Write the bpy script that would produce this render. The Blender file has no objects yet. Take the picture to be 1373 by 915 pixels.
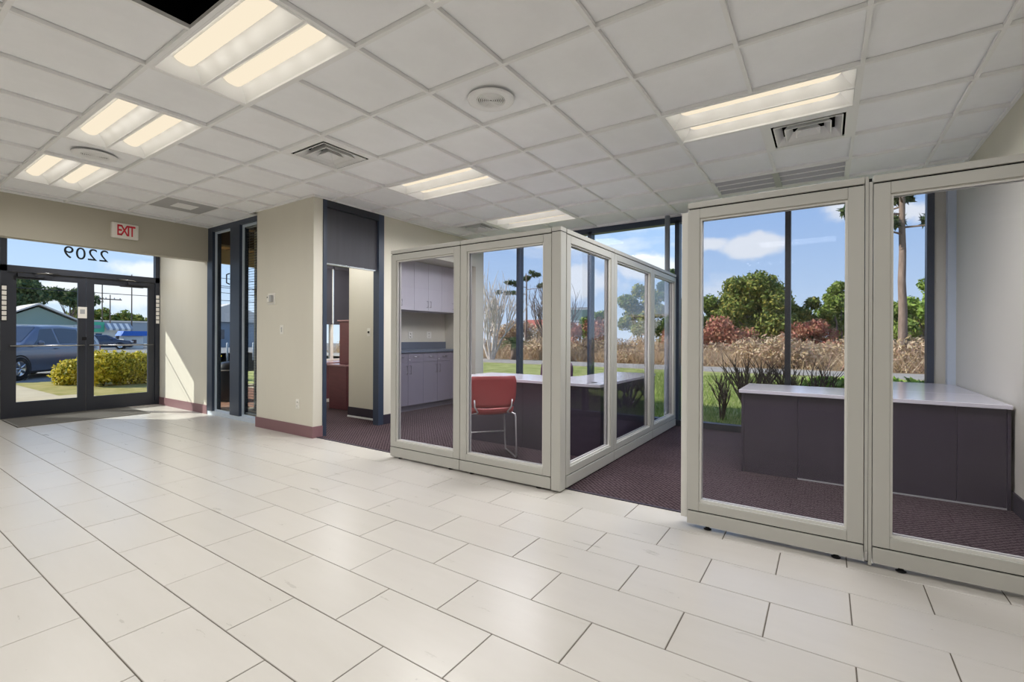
import bpy, bmesh, math, random
import numpy as np
from mathutils import Vector, Matrix

S = bpy.context.scene
COL = S.collection
PI = math.pi

# ------------------------------------------------------------------ camera
cd = bpy.data.cameras.new('camera')
cam = bpy.data.objects.new('camera', cd)
COL.objects.link(cam)
cd.sensor_width = 36.0
cd.lens = 631.5 / 1373.0 * 36.0
cd.shift_x = 10.1 / 1373.0
cd.shift_y = -5.1 / 1373.0
cd.clip_start, cd.clip_end = 0.05, 400
CAM_YAW, CAM_ROLL, CAM_H = 0.5993, 0.004, 1.215
cam.matrix_world = (Matrix.Translation((0, 0, CAM_H)) @ Matrix.Rotation(CAM_YAW, 4, 'Z')
                    @ Matrix.Rotation(PI / 2, 4, 'X') @ Matrix.Rotation(CAM_ROLL, 4, 'Z'))
S.camera = cam

# ------------------------------------------------------------------ view and exposure
S.view_settings.view_transform = 'Standard'
S.view_settings.look = 'None'
S.view_settings.gamma = 1.0
S.view_settings.use_curve_mapping = False
S.view_settings.exposure = 0.10
S.cycles.max_bounces = 10
S.cycles.diffuse_bounces = 5
S.cycles.glossy_bounces = 4
S.cycles.transparent_max_bounces = 24
S.cycles.caustics_reflective = False
S.cycles.caustics_refractive = False
S.cycles.use_denoising = True


def lin(r, g, b):
    def f(c):
        c /= 255.0
        return c / 12.92 if c <= 0.04045 else ((c + 0.055) / 1.055) ** 2.4
    return (f(r), f(g), f(b), 1.0)


# ------------------------------------------------------------------ sky (world)
W = bpy.data.worlds.new('sky')
S.world = W
W.use_nodes = True
nt = W.node_tree
nt.nodes.clear()


def N(tree, typ, **kw):
    n = tree.nodes.new(typ)
    for k, v in kw.items():
        if k == 'inp':
            for kk, vv in v.items():
                n.inputs[kk].default_value = vv
        else:
            setattr(n, k, v)
    return n


def build_sky():
    L = nt.links.new
    out = N(nt, 'ShaderNodeOutputWorld')
    bg = N(nt, 'ShaderNodeBackground', inp={'Strength': 1.25})
    tc = N(nt, 'ShaderNodeTexCoord')
    sep = N(nt, 'ShaderNodeSeparateXYZ')
    L(tc.outputs['Generated'], sep.inputs[0])
    ramp = N(nt, 'ShaderNodeValToRGB')
    e = ramp.color_ramp.elements
    e[0].position, e[0].color = 0.0, lin(222, 235, 251)
    e[1].position, e[1].color = 0.75, lin(110, 152, 218)
    m = e.new(0.10); m.color = lin(196, 220, 250)
    m = e.new(0.28); m.color = lin(158, 194, 244)
    L(sep.outputs['Z'], ramp.inputs[0])
    # drifting cumulus: noise over the direction, flattened in height
    mp = N(nt, 'ShaderNodeMapping')
    mp.inputs['Scale'].default_value = (2.2, 2.2, 6.5)
    mp.inputs['Location'].default_value = (0.35, 0.10, 0.2)
    L(tc.outputs['Generated'], mp.inputs[0])
    nz = N(nt, 'ShaderNodeTexNoise', inp={'Scale': 1.6, 'Detail': 7.0, 'Roughness': 0.55})
    L(mp.outputs[0], nz.inputs['Vector'])
    cr = N(nt, 'ShaderNodeValToRGB')
    ce = cr.color_ramp.elements
    ce[0].position, ce[0].color = 0.56, (0, 0, 0, 1)
    ce[1].position, ce[1].color = 0.72, (0.8, 0.8, 0.8, 1)
    L(nz.outputs[0], cr.inputs[0])
    # a few puffy fair-weather clouds standing at bearings of their own
    nz2 = N(nt, 'ShaderNodeTexNoise', inp={'Scale': 14.0, 'Detail': 5.0, 'Roughness': 0.6})
    L(tc.outputs['Generated'], nz2.inputs['Vector'])
    total = cr.outputs[0]
    for (cx, cy, cz, rx, rz) in CLOUDS:
        sub = N(nt, 'ShaderNodeVectorMath', operation='SUBTRACT')
        L(tc.outputs['Generated'], sub.inputs[0])
        sub.inputs[1].default_value = (cx, cy, cz)
        div = N(nt, 'ShaderNodeVectorMath', operation='DIVIDE')
        L(sub.outputs[0], div.inputs[0])
        div.inputs[1].default_value = (rx, rx, rz)
        ln = N(nt, 'ShaderNodeVectorMath', operation='LENGTH')
        L(div.outputs[0], ln.inputs[0])
        ad = N(nt, 'ShaderNodeMath', operation='MULTIPLY_ADD')
        L(nz2.outputs[0], ad.inputs[0]); ad.inputs[1].default_value = 1.9
        L(ln.outputs['Value'], ad.inputs[2])
        mr = N(nt, 'ShaderNodeMapRange')
        mr.interpolation_type = 'SMOOTHSTEP'
        L(ad.outputs[0], mr.inputs[0])
        for i, v in zip((1, 2, 3, 4), (1.45, 2.0, 0.95, 0.0)):
            mr.inputs[i].default_value = v
        mx = N(nt, 'ShaderNodeMath', operation='MAXIMUM')
        L(total, mx.inputs[0]); L(mr.outputs[0], mx.inputs[1])
        total = mx.outputs[0]
    mix = N(nt, 'ShaderNodeMixRGB')
    L(total, mix.inputs[0]); L(ramp.outputs[0], mix.inputs[1])
    mix.inputs[2].default_value = lin(250, 251, 255)
    L(mix.outputs[0], bg.inputs['Color'])
    L(bg.outputs[0], out.inputs[0])


CLOUDS = [(-0.114, 0.978, 0.172, 0.065, 0.022), (0.028, 0.970, 0.240, 0.065, 0.045), (0.10, 0.97, 0.20, 0.05, 0.022),
          (-0.425, 0.898, 0.115, 0.085, 0.04), (-0.29, 0.945, 0.145, 0.10, 0.028), (-0.20, 0.963, 0.18, 0.06, 0.016),
          (-0.955, 0.275, 0.075, 0.12, 0.03), (-0.93, 0.33, 0.11, 0.09, 0.02), (-0.45, 0.88, 0.20, 0.08, 0.02)]
build_sky()

# ------------------------------------------------------------------ sun: travels along (1.55, 1, -1.16)
sl = bpy.data.lights.new('sun', 'SUN')
sl.energy = 7.0
sl.angle = math.radians(0.6)
sl.color = (1.0, 0.95, 0.86)
sun = bpy.data.objects.new('sun', sl)
COL.objects.link(sun)
sun.rotation_euler = Vector((1.55, 1.0, -1.16)).to_track_quat('-Z', 'Y').to_euler()

FIXTURE_POWER = 13.0          # watts of a two-lamp troffer in the hall
OFFICE_POWER = 46.0           # those over the glass offices
LENS_GLOW = 0.90              # how bright the warm lens itself looks

# ------------------------------------------------------------------ materials
MATS = {}


def mat(name, rgb, rough=0.5, spec=0.5, metal=0.0, var=0.0, vscale=6.0, bump=0.0, bscale=60.0, coat=0.0, stretch=None, tint=None):
    m = bpy.data.materials.new(name)
    m.use_nodes = True
    t = m.node_tree
    b = t.nodes['Principled BSDF']
    c = lin(*rgb)
    b.inputs['Base Color'].default_value = c
    b.inputs['Roughness'].default_value = rough
    b.inputs['Specular IOR Level'].default_value = spec
    b.inputs['Metallic'].default_value = metal
    if coat:
        b.inputs['Coat Weight'].default_value = coat
        b.inputs['Coat Roughness'].default_value = 0.08
    tc = None
    if var or bump:
        tc = N(t, 'ShaderNodeTexCoord')
        src = tc.outputs['Object']
        if stretch:
            mp = N(t, 'ShaderNodeMapping')
            mp.inputs['Scale'].default_value = stretch
            t.links.new(src, mp.inputs[0])
            src = mp.outputs[0]
    if var:
        nz = N(t, 'ShaderNodeTexNoise', inp={'Scale': vscale, 'Detail': 4.0, 'Roughness': 0.6})
        t.links.new(src, nz.inputs['Vector'])
        mx = N(t, 'ShaderNodeMixRGB')
        c2 = lin(*tint) if tint else tuple(x * (1 - var) for x in c[:3]) + (1,)
        mx.inputs[1].default_value = c
        mx.inputs[2].default_value = c2
        rp = N(t, 'ShaderNodeMapRange')
        rp.inputs[1].default_value, rp.inputs[2].default_value = 0.35, 0.68
        t.links.new(nz.outputs[0], rp.inputs[0])
        t.links.new(rp.outputs[0], mx.inputs[0])
        t.links.new(mx.outputs[0], b.inputs['Base Color'])
    if bump:
        nb = N(t, 'ShaderNodeTexNoise', inp={'Scale': bscale, 'Detail': 3.0, 'Roughness': 0.6})
        t.links.new(src, nb.inputs['Vector'])
        bp = N(t, 'ShaderNodeBump', inp={'Strength': bump, 'Distance': 0.004})
        t.links.new(nb.outputs[0], bp.inputs['Height'])
        t.links.new(bp.outputs[0], b.inputs['Normal'])
    MATS[name] = m
    return m


def leafmat(name, cols, rough=0.6, trans=0.25):
    """foliage: every loose leaf takes its own shade from the ramp"""
    m = bpy.data.materials.new(name)
    m.use_nodes = True
    t = m.node_tree
    b = t.nodes['Principled BSDF']
    b.inputs['Roughness'].default_value = rough
    b.inputs['Specular IOR Level'].default_value = 0.25
    g = N(t, 'ShaderNodeNewGeometry')
    r = N(t, 'ShaderNodeValToRGB')
    e = r.color_ramp.elements
    e[0].position, e[0].color = 0.0, lin(*cols[0])
    e[1].position, e[1].color = 1.0, lin(*cols[-1])
    for i, c in enumerate(cols[1:-1]):
        x = e.new((i + 1) / (len(cols) - 1)); x.color = lin(*c)
    t.links.new(g.outputs['Random Per Island'], r.inputs[0])
    t.links.new(r.outputs[0], b.inputs['Base Color'])
    tr = N(t, 'ShaderNodeBsdfTranslucent')
    t.links.new(r.outputs[0], tr.inputs['Color'])
    mx = N(t, 'ShaderNodeMixShader', inp={0: trans})
    t.links.new(b.outputs[0], mx.inputs[1]); t.links.new(tr.outputs[0], mx.inputs[2])
    t.links.new(mx.outputs[0], t.nodes['Material Output'].inputs['Surface'])
    MATS[name] = m
    return m


def glassmat(name, tint, f0=0.05, fmax=0.85):
    m = bpy.data.materials.new(name)
    m.use_nodes = True
    t = m.node_tree
    t.nodes.remove(t.nodes['Principled BSDF'])
    tr = N(t, 'ShaderNodeBsdfTransparent'); tr.inputs[0].default_value = lin(*tint)
    gl = N(t, 'ShaderNodeBsdfGlossy', inp={'Roughness': 0.0}); gl.inputs[0].default_value = (1, 1, 1, 1)
    lw = N(t, 'ShaderNodeLayerWeight', inp={'Blend': 0.5})
    pw = N(t, 'ShaderNodeMath', operation='POWER'); pw.inputs[1].default_value = 5.0
    ma = N(t, 'ShaderNodeMath', operation='MULTIPLY_ADD'); ma.inputs[1].default_value = fmax; ma.inputs[2].default_value = f0
    mx = N(t, 'ShaderNodeMixShader')
    t.links.new(lw.outputs['Facing'], pw.inputs[0]); t.links.new(pw.outputs[0], ma.inputs[0])
    t.links.new(ma.outputs[0], mx.inputs[0]); t.links.new(tr.outputs[0], mx.inputs[1]); t.links.new(gl.outputs[0], mx.inputs[2])
    t.links.new(mx.outputs[0], t.nodes['Material Output'].inputs['Surface'])
    MATS[name] = m
    return m


def glowmat(name, rgb, strength):
    m = bpy.data.materials.new(name)
    m.use_nodes = True
    b = m.node_tree.nodes['Principled BSDF']
    b.inputs['Base Color'].default_value = lin(4, 4, 4)
    b.inputs['Specular IOR Level'].default_value = 0.0
    b.inputs['Emission Color'].default_value = lin(*rgb)
    b.inputs['Emission Strength'].default_value = strength
    MATS[name] = m
    return m


def carpetmat():
    m = mat('carpet', (86, 62, 72), 0.95, 0.1)
    t = m.node_tree
    b = t.nodes['Principled BSDF']
    tc = N(t, 'ShaderNodeTexCoord')
    mp = N(t, 'ShaderNodeMapping'); mp.inputs['Rotation'].default_value = (0, 0, PI / 4)
    t.links.new(tc.outputs['Object'], mp.inputs[0])
    vo = N(t, 'ShaderNodeTexVoronoi', inp={'Scale': 34.0, 'Randomness': 0.18})
    t.links.new(mp.outputs[0], vo.inputs['Vector'])
    r = N(t, 'ShaderNodeValToRGB')
    e = r.color_ramp.elements
    e[0].position, e[0].color = 0.12, lin(112, 96, 101)
    e[1].position, e[1].color = 0.55, lin(54, 41, 46)
    t.links.new(vo.outputs['Distance'], r.inputs[0])
    nz = N(t, 'ShaderNodeTexNoise', inp={'Scale': 1.3, 'Detail': 5.0})
    t.links.new(tc.outputs['Object'], nz.inputs['Vector'])
    mx = N(t, 'ShaderNodeMixRGB', blend_type='MULTIPLY'); mx.inputs[0].default_value = 0.5
    t.links.new(r.outputs[0], mx.inputs[1]); t.links.new(nz.outputs[0], mx.inputs[2])
    t.links.new(mx.outputs[0], b.inputs['Base Color'])
    bp = N(t, 'ShaderNodeBump', inp={'Strength': 0.6, 'Distance': 0.006}); bp.invert = True
    t.links.new(vo.outputs['Distance'], bp.inputs['Height']); t.links.new(bp.outputs[0], b.inputs['Normal'])
    return m


def tilemat():
    """pale stone-look porcelain, slightly different tile by tile"""
    m = mat('porcelain', (200, 198, 193), 0.24, 0.36)
    t = m.node_tree
    b = t.nodes['Principled BSDF']
    oi = N(t, 'ShaderNodeObjectInfo')
    tc = N(t, 'ShaderNodeTexCoord')
    geo = N(t, 'ShaderNodeNewGeometry')
    mp = N(t, 'ShaderNodeMapping'); mp.inputs['Scale'].default_value = (1.0, 5.0, 1.0)
    t.links.new(geo.outputs['Position'], mp.inputs[0])
    nz = N(t, 'ShaderNodeTexNoise', inp={'Scale': 2.2, 'Detail': 8.0, 'Roughness': 0.65})
    t.links.new(mp.outputs[0], nz.inputs['Vector'])
    ad = N(t, 'ShaderNodeMath', operation='MULTIPLY_ADD'); ad.inputs[1].default_value = 0.35
    t.links.new(oi.outputs['Random'], ad.inputs[0]); t.links.new(nz.outputs[0], ad.inputs[2])
    r = N(t, 'ShaderNodeValToRGB')
    e = r.color_ramp.elements
    e[0].position, e[0].color = 0.35, lin(191, 187, 180)
    e[1].position, e[1].color = 0.95, lin(197, 193, 187)
    t.links.new(ad.outputs[0], r.inputs[0])
    vo = N(t, 'ShaderNodeTexVoronoi', inp={'Scale': 9.0, 'Randomness': 1.0})
    t.links.new(geo.outputs['Position'], vo.inputs['Vector'])
    sp = N(t, 'ShaderNodeMapRange')
    for i, v in zip((1, 2, 3, 4), (0.02, 0.05, 0.82, 1.0)):
        sp.inputs[i].default_value = v
    t.links.new(vo.outputs['Distance'], sp.inputs[0])
    mx = N(t, 'ShaderNodeMixRGB', blend_type='MULTIPLY'); mx.inputs[0].default_value = 1.0
    t.links.new(r.outputs[0], mx.inputs[1]); t.links.new(sp.outputs[0], mx.inputs[2])
    t.links.new(mx.outputs[0], b.inputs['Base Color'])
    rr = N(t, 'ShaderNodeMapRange')
    for i, v in zip((1, 2, 3, 4), (0.3, 0.7, 0.27, 0.31)):
        rr.inputs[i].default_value = v
    t.links.new(nz.outputs[0], rr.inputs[0]); t.links.new(rr.outputs[0], b.inputs['Roughness'])
    return m


M = MATS
tilemat()
carpetmat()
mat('grout', (104, 98, 90), 0.9, 0.2)
mat('ceiling_tile', (248, 249, 251), 0.95, 0.1, var=0.05, vscale=3, bump=0.35, bscale=260)
mat('white_metal', (240, 240, 240), 0.45, 0.4)
mat('reflector', (236, 236, 234), 0.35, 0.5)
mat('wall_paint', (216, 212, 199), 0.6, 0.3, var=0.05, vscale=1.2, stretch=(1, 1, 0.3))
mat('shaded_wall_paint', (186, 181, 166), 0.7, 0.3)  # wall colour darkened: shade of the unlit bulkhead face put into the paint
mat('maroon_base', (130, 98, 102), 0.5, 0.4)
mat('dark_base', (52, 46, 58), 0.5, 0.4)
mat('dark_frame', (44, 47, 56), 0.38, 0.5)
mat('navy_frame', (52, 62, 80), 0.4, 0.5)
mat('black_panel', (70, 70, 78), 0.5, 0.4, var=0.12, vscale=3, stretch=(1, 6, 0.4))
mat('black', (22, 22, 24), 0.7, 0.3)
mat('void', (9, 9, 10), 1.0, 0.0)  # near-black stands in for the darkness of unlit ducts and plenum
mat('partition_frame', (182, 181, 175), 0.36, 0.5)
mat('partition_bead', (214, 213, 208), 0.3, 0.5)
mat('cabinet_upper', (208, 204, 214), 0.4, 0.4, var=0.06, vscale=8, stretch=(1, 8, 0.3))
mat('cabinet_lower', (136, 130, 144), 0.3, 0.5, var=0.08, vscale=8, stretch=(1, 8, 0.3))
mat('counter', (104, 112, 128), 0.35, 0.5)
mat('desk_side', (70, 62, 75), 0.32, 0.5, var=0.14, vscale=5, stretch=(1, 1, 4))
mat('desk_top', (224, 221, 230), 0.12, 0.6)  # near-white carries the sky's reflection on a greyer top
mat('steel', (200, 200, 200), 0.25, 0.5, metal=1.0)
mat('chrome', (226, 226, 226), 0.28, 0.6, metal=0.55)
mat('red_plastic', (184, 84, 84), 0.4, 0.45)
mat('maroon_wood', (118, 70, 78), 0.35, 0.5, var=0.15, vscale=6, stretch=(1, 1, 6))
mat('maroon_top', (168, 132, 138), 0.2, 0.5)
mat('office_chair', (104, 76, 96), 0.6, 0.3)
mat('sign_white', (238, 234, 226), 0.5, 0.3)
mat('exit_red', (214, 52, 68), 0.5, 0.3)
mat('plastic_white', (232, 230, 222), 0.4, 0.4)
mat('plastic_grey', (172, 172, 174), 0.4, 0.4)
mat('slat_grey', (186, 186, 190), 0.5, 0.3)
mat('blind', (68, 66, 74), 0.6, 0.3)
mat('mat_grey', (120, 118, 114), 0.95, 0.1, bump=0.4, bscale=200)
mat('pole_grey', (140, 146, 156), 0.35, 0.5)
mat('pale_blue_trim', (198, 210, 224), 0.35, 0.5)
glassmat('partition_glass', (242, 242, 246), 0.02, 0.6)
glassmat('window_glass', (240, 243, 243), 0.007, 0.4)
glowmat('lens', (255, 240, 213), LENS_GLOW)
# outdoors
mat('lawn', (140, 148, 76), 0.95, 0.1, var=0.5, vscale=1.6, tint=(188, 184, 116))
mat('path', (178, 168, 152), 0.9, 0.2, var=0.15, vscale=2)
mat('concrete', (194, 178, 148), 0.9, 0.2, var=0.15, vscale=2)
mat('verge', (142, 134, 70), 0.95, 0.1, var=0.5, vscale=2.5, tint=(176, 160, 104))
mat('asphalt', (150, 147, 142), 0.95, 0.1, var=0.15, vscale=1.5)
mat('field_soil', (176, 150, 112), 1.0, 0.05, var=0.3, vscale=0.8)
mat('soffit', (150, 116, 78), 0.8, 0.2, var=0.2, vscale=4)
mat('beam_wood', (62, 46, 36), 0.8, 0.2)
mat('fascia', (150, 132, 104), 0.7, 0.2)
mat('brick_paver', (150, 112, 92), 0.95, 0.1, var=0.2, vscale=6)
mat('bark', (158, 136, 120), 0.95, 0.1, var=0.4, vscale=9, stretch=(1, 1, 0.25), bump=0.8, bscale=14)
mat('pale_bark', (232, 220, 206), 0.9, 0.1, var=0.25, vscale=5)
mat('grey_bark', (132, 118, 108), 0.9, 0.1, var=0.3, vscale=6)
mat('dark_twig', (92, 76, 66), 0.9, 0.1)
leafmat('leaf_oak', [(74, 92, 40), (112, 128, 56), (150, 158, 78), (184, 168, 80)])
leafmat('leaf_mid', [(86, 110, 46), (132, 152, 66), (168, 176, 92)])
leafmat('leaf_light', [(104, 132, 52), (146, 172, 72), (176, 192, 96)])
leafmat('leaf_pine', [(52, 72, 46), (84, 104, 66), (116, 126, 74)])
leafmat('leaf_red', [(168, 96, 82), (202, 134, 110), (196, 150, 116), (150, 108, 80)])
leafmat('leaf_hedge', [(110, 122, 28), (190, 176, 44), (232, 210, 72), (244, 226, 112)])
leafmat('leaf_palm', [(78, 104, 58), (118, 142, 78)])
leafmat('dry_brush', [(168, 140, 112), (208, 180, 148), (222, 200, 164), (184, 162, 112), (200, 160, 140)])
leafmat('grass_blade', [(96, 126, 50), (138, 160, 72), (178, 184, 104)])
leafmat('ivy_leaf', [(86, 124, 40), (132, 168, 62), (172, 196, 92)])
mat('car_blue', (104, 110, 126), 0.3, 0.5, coat=0.7, metal=0.3)
mat('car_dark', (58, 66, 84), 0.3, 0.5, coat=0.7, metal=0.3)
mat('car_glass', (60, 66, 78), 0.05, 0.7)
mat('car_black', (26, 26, 28), 0.6, 0.3)
mat('tyre', (34, 34, 36), 0.85, 0.2)
mat('tail_red', (190, 40, 44), 0.3, 0.5)
mat('shop_white', (230, 228, 220), 0.8, 0.2)
mat('shop_green', (92, 190, 150), 0.6, 0.3)
mat('shop_grey', (140, 150, 160), 0.7, 0.2)
mat('house_green', (150, 168, 156), 0.85, 0.2)
mat('house_roof', (214, 206, 196), 0.6, 0.3)
mat('house_red', (188, 110, 92), 0.8, 0.2)
mat('tarp_blue', (48, 108, 196), 0.5, 0.3)
mat('pole_wood', (104, 92, 82), 0.9, 0.1)
mat('wire', (60, 60, 64), 0.7, 0.2)


# ------------------------------------------------------------------ mesh builder
class MB:
    def __init__(s):
        s.v, s.f, s.mi, s.m, s.sm = [], [], [], 0, []
        s.smooth = False

    def add(s, vs, fs):
        o = len(s.v)
        s.v += [tuple(p) for p in vs]
        for f in fs:
            s.f.append(tuple(i + o for i in f)); s.mi.append(s.m); s.sm.append(s.smooth)
        return s

    def box(s, x0, x1, y0, y1, z0, z1):
        x0, x1 = min(x0, x1), max(x0, x1); y0, y1 = min(y0, y1), max(y0, y1); z0, z1 = min(z0, z1), max(z0, z1)
        return s.add([(x0, y0, z0), (x1, y0, z0), (x1, y1, z0), (x0, y1, z0), (x0, y0, z1), (x1, y0, z1), (x1, y1, z1), (x0, y1, z1)],
                     [(0, 3, 2, 1), (4, 5, 6, 7), (0, 1, 5, 4), (1, 2, 6, 5), (2, 3, 7, 6), (3, 0, 4, 7)])

    def tile(s, x0, x1, y0, y1, z0, z1, b, up=True):
        """box whose top (or bottom) rim is chamfered by b"""
        za, zb = (z0, z1) if up else (z1, z0)
        c = b if up else -b
        r = [(x0, y0), (x1, y0), (x1, y1), (x0, y1)]
        q = [(x0 + b, y0 + b), (x1 - b, y0 + b), (x1 - b, y1 - b), (x0 + b, y1 - b)]
        vs = [(x, y, za) for x, y in r] + [(x, y, zb - c) for x, y in r] + [(x, y, zb) for x, y in q]
        fs = [(8, 9, 10, 11)]
        for i in range(4):
            j = (i + 1) % 4
            fs += [(i, j, 4 + j, 4 + i), (4 + i, 4 + j, 8 + j, 8 + i)]
        if not up:
            fs = [f[::-1] for f in fs]
        return s.add(vs, fs)

    def prism(s, poly, h0, h1, axis='z'):
        """poly: 2-D outline; extruded along axis between h0 and h1"""
        def P(a, b, h):
            return (a, b, h) if axis == 'z' else ((a, h, b) if axis == 'y' else (h, a, b))
        n = len(poly)
        vs = [P(a, b, h0) for a, b in poly] + [P(a, b, h1) for a, b in poly]
        fs = [tuple(range(n))[::-1], tuple(range(n, 2 * n))] + [(i, (i + 1) % n, n + (i + 1) % n, n + i) for i in range(n)]
        return s.add(vs, fs)

    def tube(s, pts, rad, n=8, cap=True):
        pts = [Vector(p) for p in pts]
        if not hasattr(rad, '__len__'):
            rad = [rad] * len(pts)
        vs, fs = [], []
        ref = None
        for i, p in enumerate(pts):
            if i == 0: d = pts[1] - p
            elif i == len(pts) - 1: d = p - pts[i - 1]
            else: d = (pts[i + 1] - p).normalized() + (p - pts[i - 1]).normalized()
            d = d.normalized() if d.length > 1e-9 else Vector((0, 0, 1))
            if ref is None:
                ref = Vector((0, 0, 1)) if abs(d.z) < 0.9 else Vector((1, 0, 0))
            u = d.cross(ref)
            u = u.normalized() if u.length > 1e-6 else d.orthogonal().normalized()
            w = u.cross(d).normalized()
            ref = w
            for k in range(n):
                a = 2 * PI * k / n
                vs.append(p + (u * math.cos(a) + w * math.sin(a)) * rad[i])
        for i in range(len(pts) - 1):
            for k in range(n):
                a, b = i * n + k, i * n + (k + 1) % n
                fs.append((a, b, b + n, a + n))
        if cap:
            fs.append(tuple(range(n))[::-1])
            fs.append(tuple(range((len(pts) - 1) * n, len(pts) * n)))
        sm = s.smooth; s.smooth = True
        s.add(vs, fs)
        s.smooth = sm
        return s

    def lathe(s, prof, c=(0, 0, 0), n=24, axis='z'):
        """prof: (radius, height) pairs"""
        vs, fs = [], []
        for r, h in prof:
            for k in range(n):
                a = 2 * PI * k / n
                if axis == 'z': vs.append((c[0] + r * math.cos(a), c[1] + r * math.sin(a), c[2] + h))
                elif axis == 'y': vs.append((c[0] + r * math.cos(a), c[1] + h, c[2] + r * math.sin(a)))
                else: vs.append((c[0] + h, c[1] + r * math.cos(a), c[2] + r * math.sin(a)))
        for i in range(len(prof) - 1):
            for k in range(n):
                a, b = i * n + k, i * n + (k + 1) % n
                fs.append((a, b, b + n, a + n))
        sm = s.smooth; s.smooth = True
        s.add(vs, fs)
        s.smooth = sm
        return s

    def grid(s, rows):
        """rows of points, all the same length"""
        n = len(rows[0])
        vs = [p for r in rows for p in r]
        fs = [(i * n + k, i * n + k + 1, (i + 1) * n + k + 1, (i + 1) * n + k) for i in range(len(rows) - 1) for k in range(n - 1)]
        return s.add(vs, fs)

    def mesh(s, name, mats):
        me = bpy.data.meshes.new(name)
        me.from_pydata(s.v, [], s.f)
        if not isinstance(mats, (list, tuple)): mats = [mats]
        for m in mats: me.materials.append(MATS[m] if isinstance(m, str) else m)
        me.polygons.foreach_set('material_index', s.mi)
        me.polygons.foreach_set('use_smooth', s.sm)
        me.validate()
        me.update()
        return me

    def build(s, name, mats, parent=None, loc=None, bevel=0.0, **tags):
        me = s.mesh(name, mats)
        return link(name, me, parent, loc, bevel, **tags)


def link(name, me, parent=None, loc=None, bevel=0.0, label=None, cat=None, group=None, kind=None, rz=0.0):
    o = bpy.data.objects.new(name, me)
    COL.objects.link(o)
    if parent: o.parent = parent
    if loc: o.location = loc
    if rz: o.rotation_euler = (0, 0, rz)
    if bevel:
        b = o.modifiers.new('edge', 'BEVEL'); b.width = bevel; b.segments = 2; b.limit_method = 'ANGLE'
    tag(o, label, cat, group, kind)
    return o


def tag(o, label=None, cat=None, group=None, kind=None):
    if label: o['label'] = label
    if cat: o['category'] = cat
    if group: o['group'] = group
    if kind: o['kind'] = kind
    return o


def thing(name, label, cat, loc=(0, 0, 0), rz=0.0, group=None):
    return link(name, None, None, loc, 0, label, cat, group, None, rz)


def struct(mb, name, mats, parent=None, **kw):
    o = mb.build(name, mats, parent, **kw)
    if not parent: o['kind'] = 'structure'
    return o


def box(*a):
    return MB().box(*a)


def copy_tree(o, parent=None):
    c = o.copy()
    COL.objects.link(c)
    if parent: c.parent = parent
    for ch in list(o.children): copy_tree(ch, c)
    return c


def text(name, body, size, m, parent, loc, rot, extrude=0.002, align='CENTER', sx=1.0, bold=0.0):
    cu = bpy.data.curves.new(name, 'FONT')
    cu.body = body; cu.size = size; cu.align_x = align; cu.align_y = 'CENTER'; cu.extrude = extrude; cu.offset = bold
    cu.materials.append(MATS[m])
    tmp = bpy.data.objects.new('lettering', cu)
    COL.objects.link(tmp)
    bpy.context.view_layer.update()
    me = bpy.data.meshes.new_from_object(tmp.evaluated_get(bpy.context.evaluated_depsgraph_get()))
    bpy.data.objects.remove(tmp)
    o = bpy.data.objects.new(name, me)
    COL.objects.link(o)
    o.location = loc; o.rotation_euler = rot; o.scale = (sx, 1, 1)
    if parent: o.parent = parent
    return o


def in_view(pts, pad=30):
    """does any of the points fall in the photograph's frame?  (only used to leave unseen repeats joined)"""
    c, s = math.cos(CAM_YAW), math.sin(CAM_YAW)
    for x, y, z in pts:
        d = -s * x + c * y
        if d < 0.05: continue
        u = 676.4 + 631.5 * (c * x + s * y) / d
        v = 452.4 - 631.5 * (z - CAM_H) / d
        if -pad < u < 1373 + pad and -pad < v < 915 + pad: return True
    return False


# ------------------------------------------------------------------ key planes
ZC = 2.885          # ceiling
XE = -9.80          # entrance door plane
XB = -7.93          # bulkhead above the vestibule
YW = 3.35           # face of the beige wall
YV = 3.45           # vestibule wall and porch window
XK = -5.05          # wall with the office door and the kitchenette
YR = 6.70           # window wall
XR = 1.10           # right wall of the glazed office
TX, TY = 0.61, 0.305

# ================================================================== SETTING: floor
fl = struct(box(-10.2, 4.6, -3.2, 3.40, -0.14, -0.003).box(-10.2, -6.4, 3.40, 3.47, -.14, -.003), 'floor', 'grout')
tile_me = MB().tile(-TX / 2 + .0025, TX / 2 - .0025, -TY / 2 + .0022, TY / 2 - .0022, -0.006, 0.0, 0.0015).mesh('floor_tile', 'porcelain')
rest = MB()
random.seed(3)
for r in range(-1, 22):
    y1 = 3.396 - r * TY
    yc = y1 - TY / 2
    if yc < -3.0: break
    off = 0.095 if r % 2 == 0 else -0.210
    for k in range(-18, 9):
        xc = off + (k + 0.5) * TX
        x0, x1 = xc - TX / 2, xc + TX / 2
        if x0 > 4.3 or x1 < XE - 0.1: continue
        x0c, x1c = max(x0, XE), x1
        if x1c - x0c < 0.05: continue
        if r < 0 and x0 > -6.5: continue
        ya_, yb_ = yc - TY / 2, min(yc + TY / 2, 3.448)
        cs = [(x, y, 0) for x in (x0, xc, x1) for y in (yc - .15, yc + .15)]
        if in_view(cs, 5):
            if x0c == x0 and r >= 0:
                o = link('floor_tile', tile_me, fl, (xc, yc, random.uniform(-.0004, .0004)))
                o.rotation_euler = (random.uniform(-.0012, .0012), random.uniform(-.0012, .0012), 0)
            else:
                MB().tile(x0c + .0025, x1c - .0025, ya_ + .0022, yb_ - .0022, -.006, 0, .0015).build('floor_tile', 'porcelain', fl)
        else:
            rest.tile(x0c + .0025, x1c - .0025, yc - TY / 2 + .0022, yc + TY / 2 - .0022, -.006, 0, .0015)
rest.build('floor_tile_field', 'porcelain', fl, kind='stuff')

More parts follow.
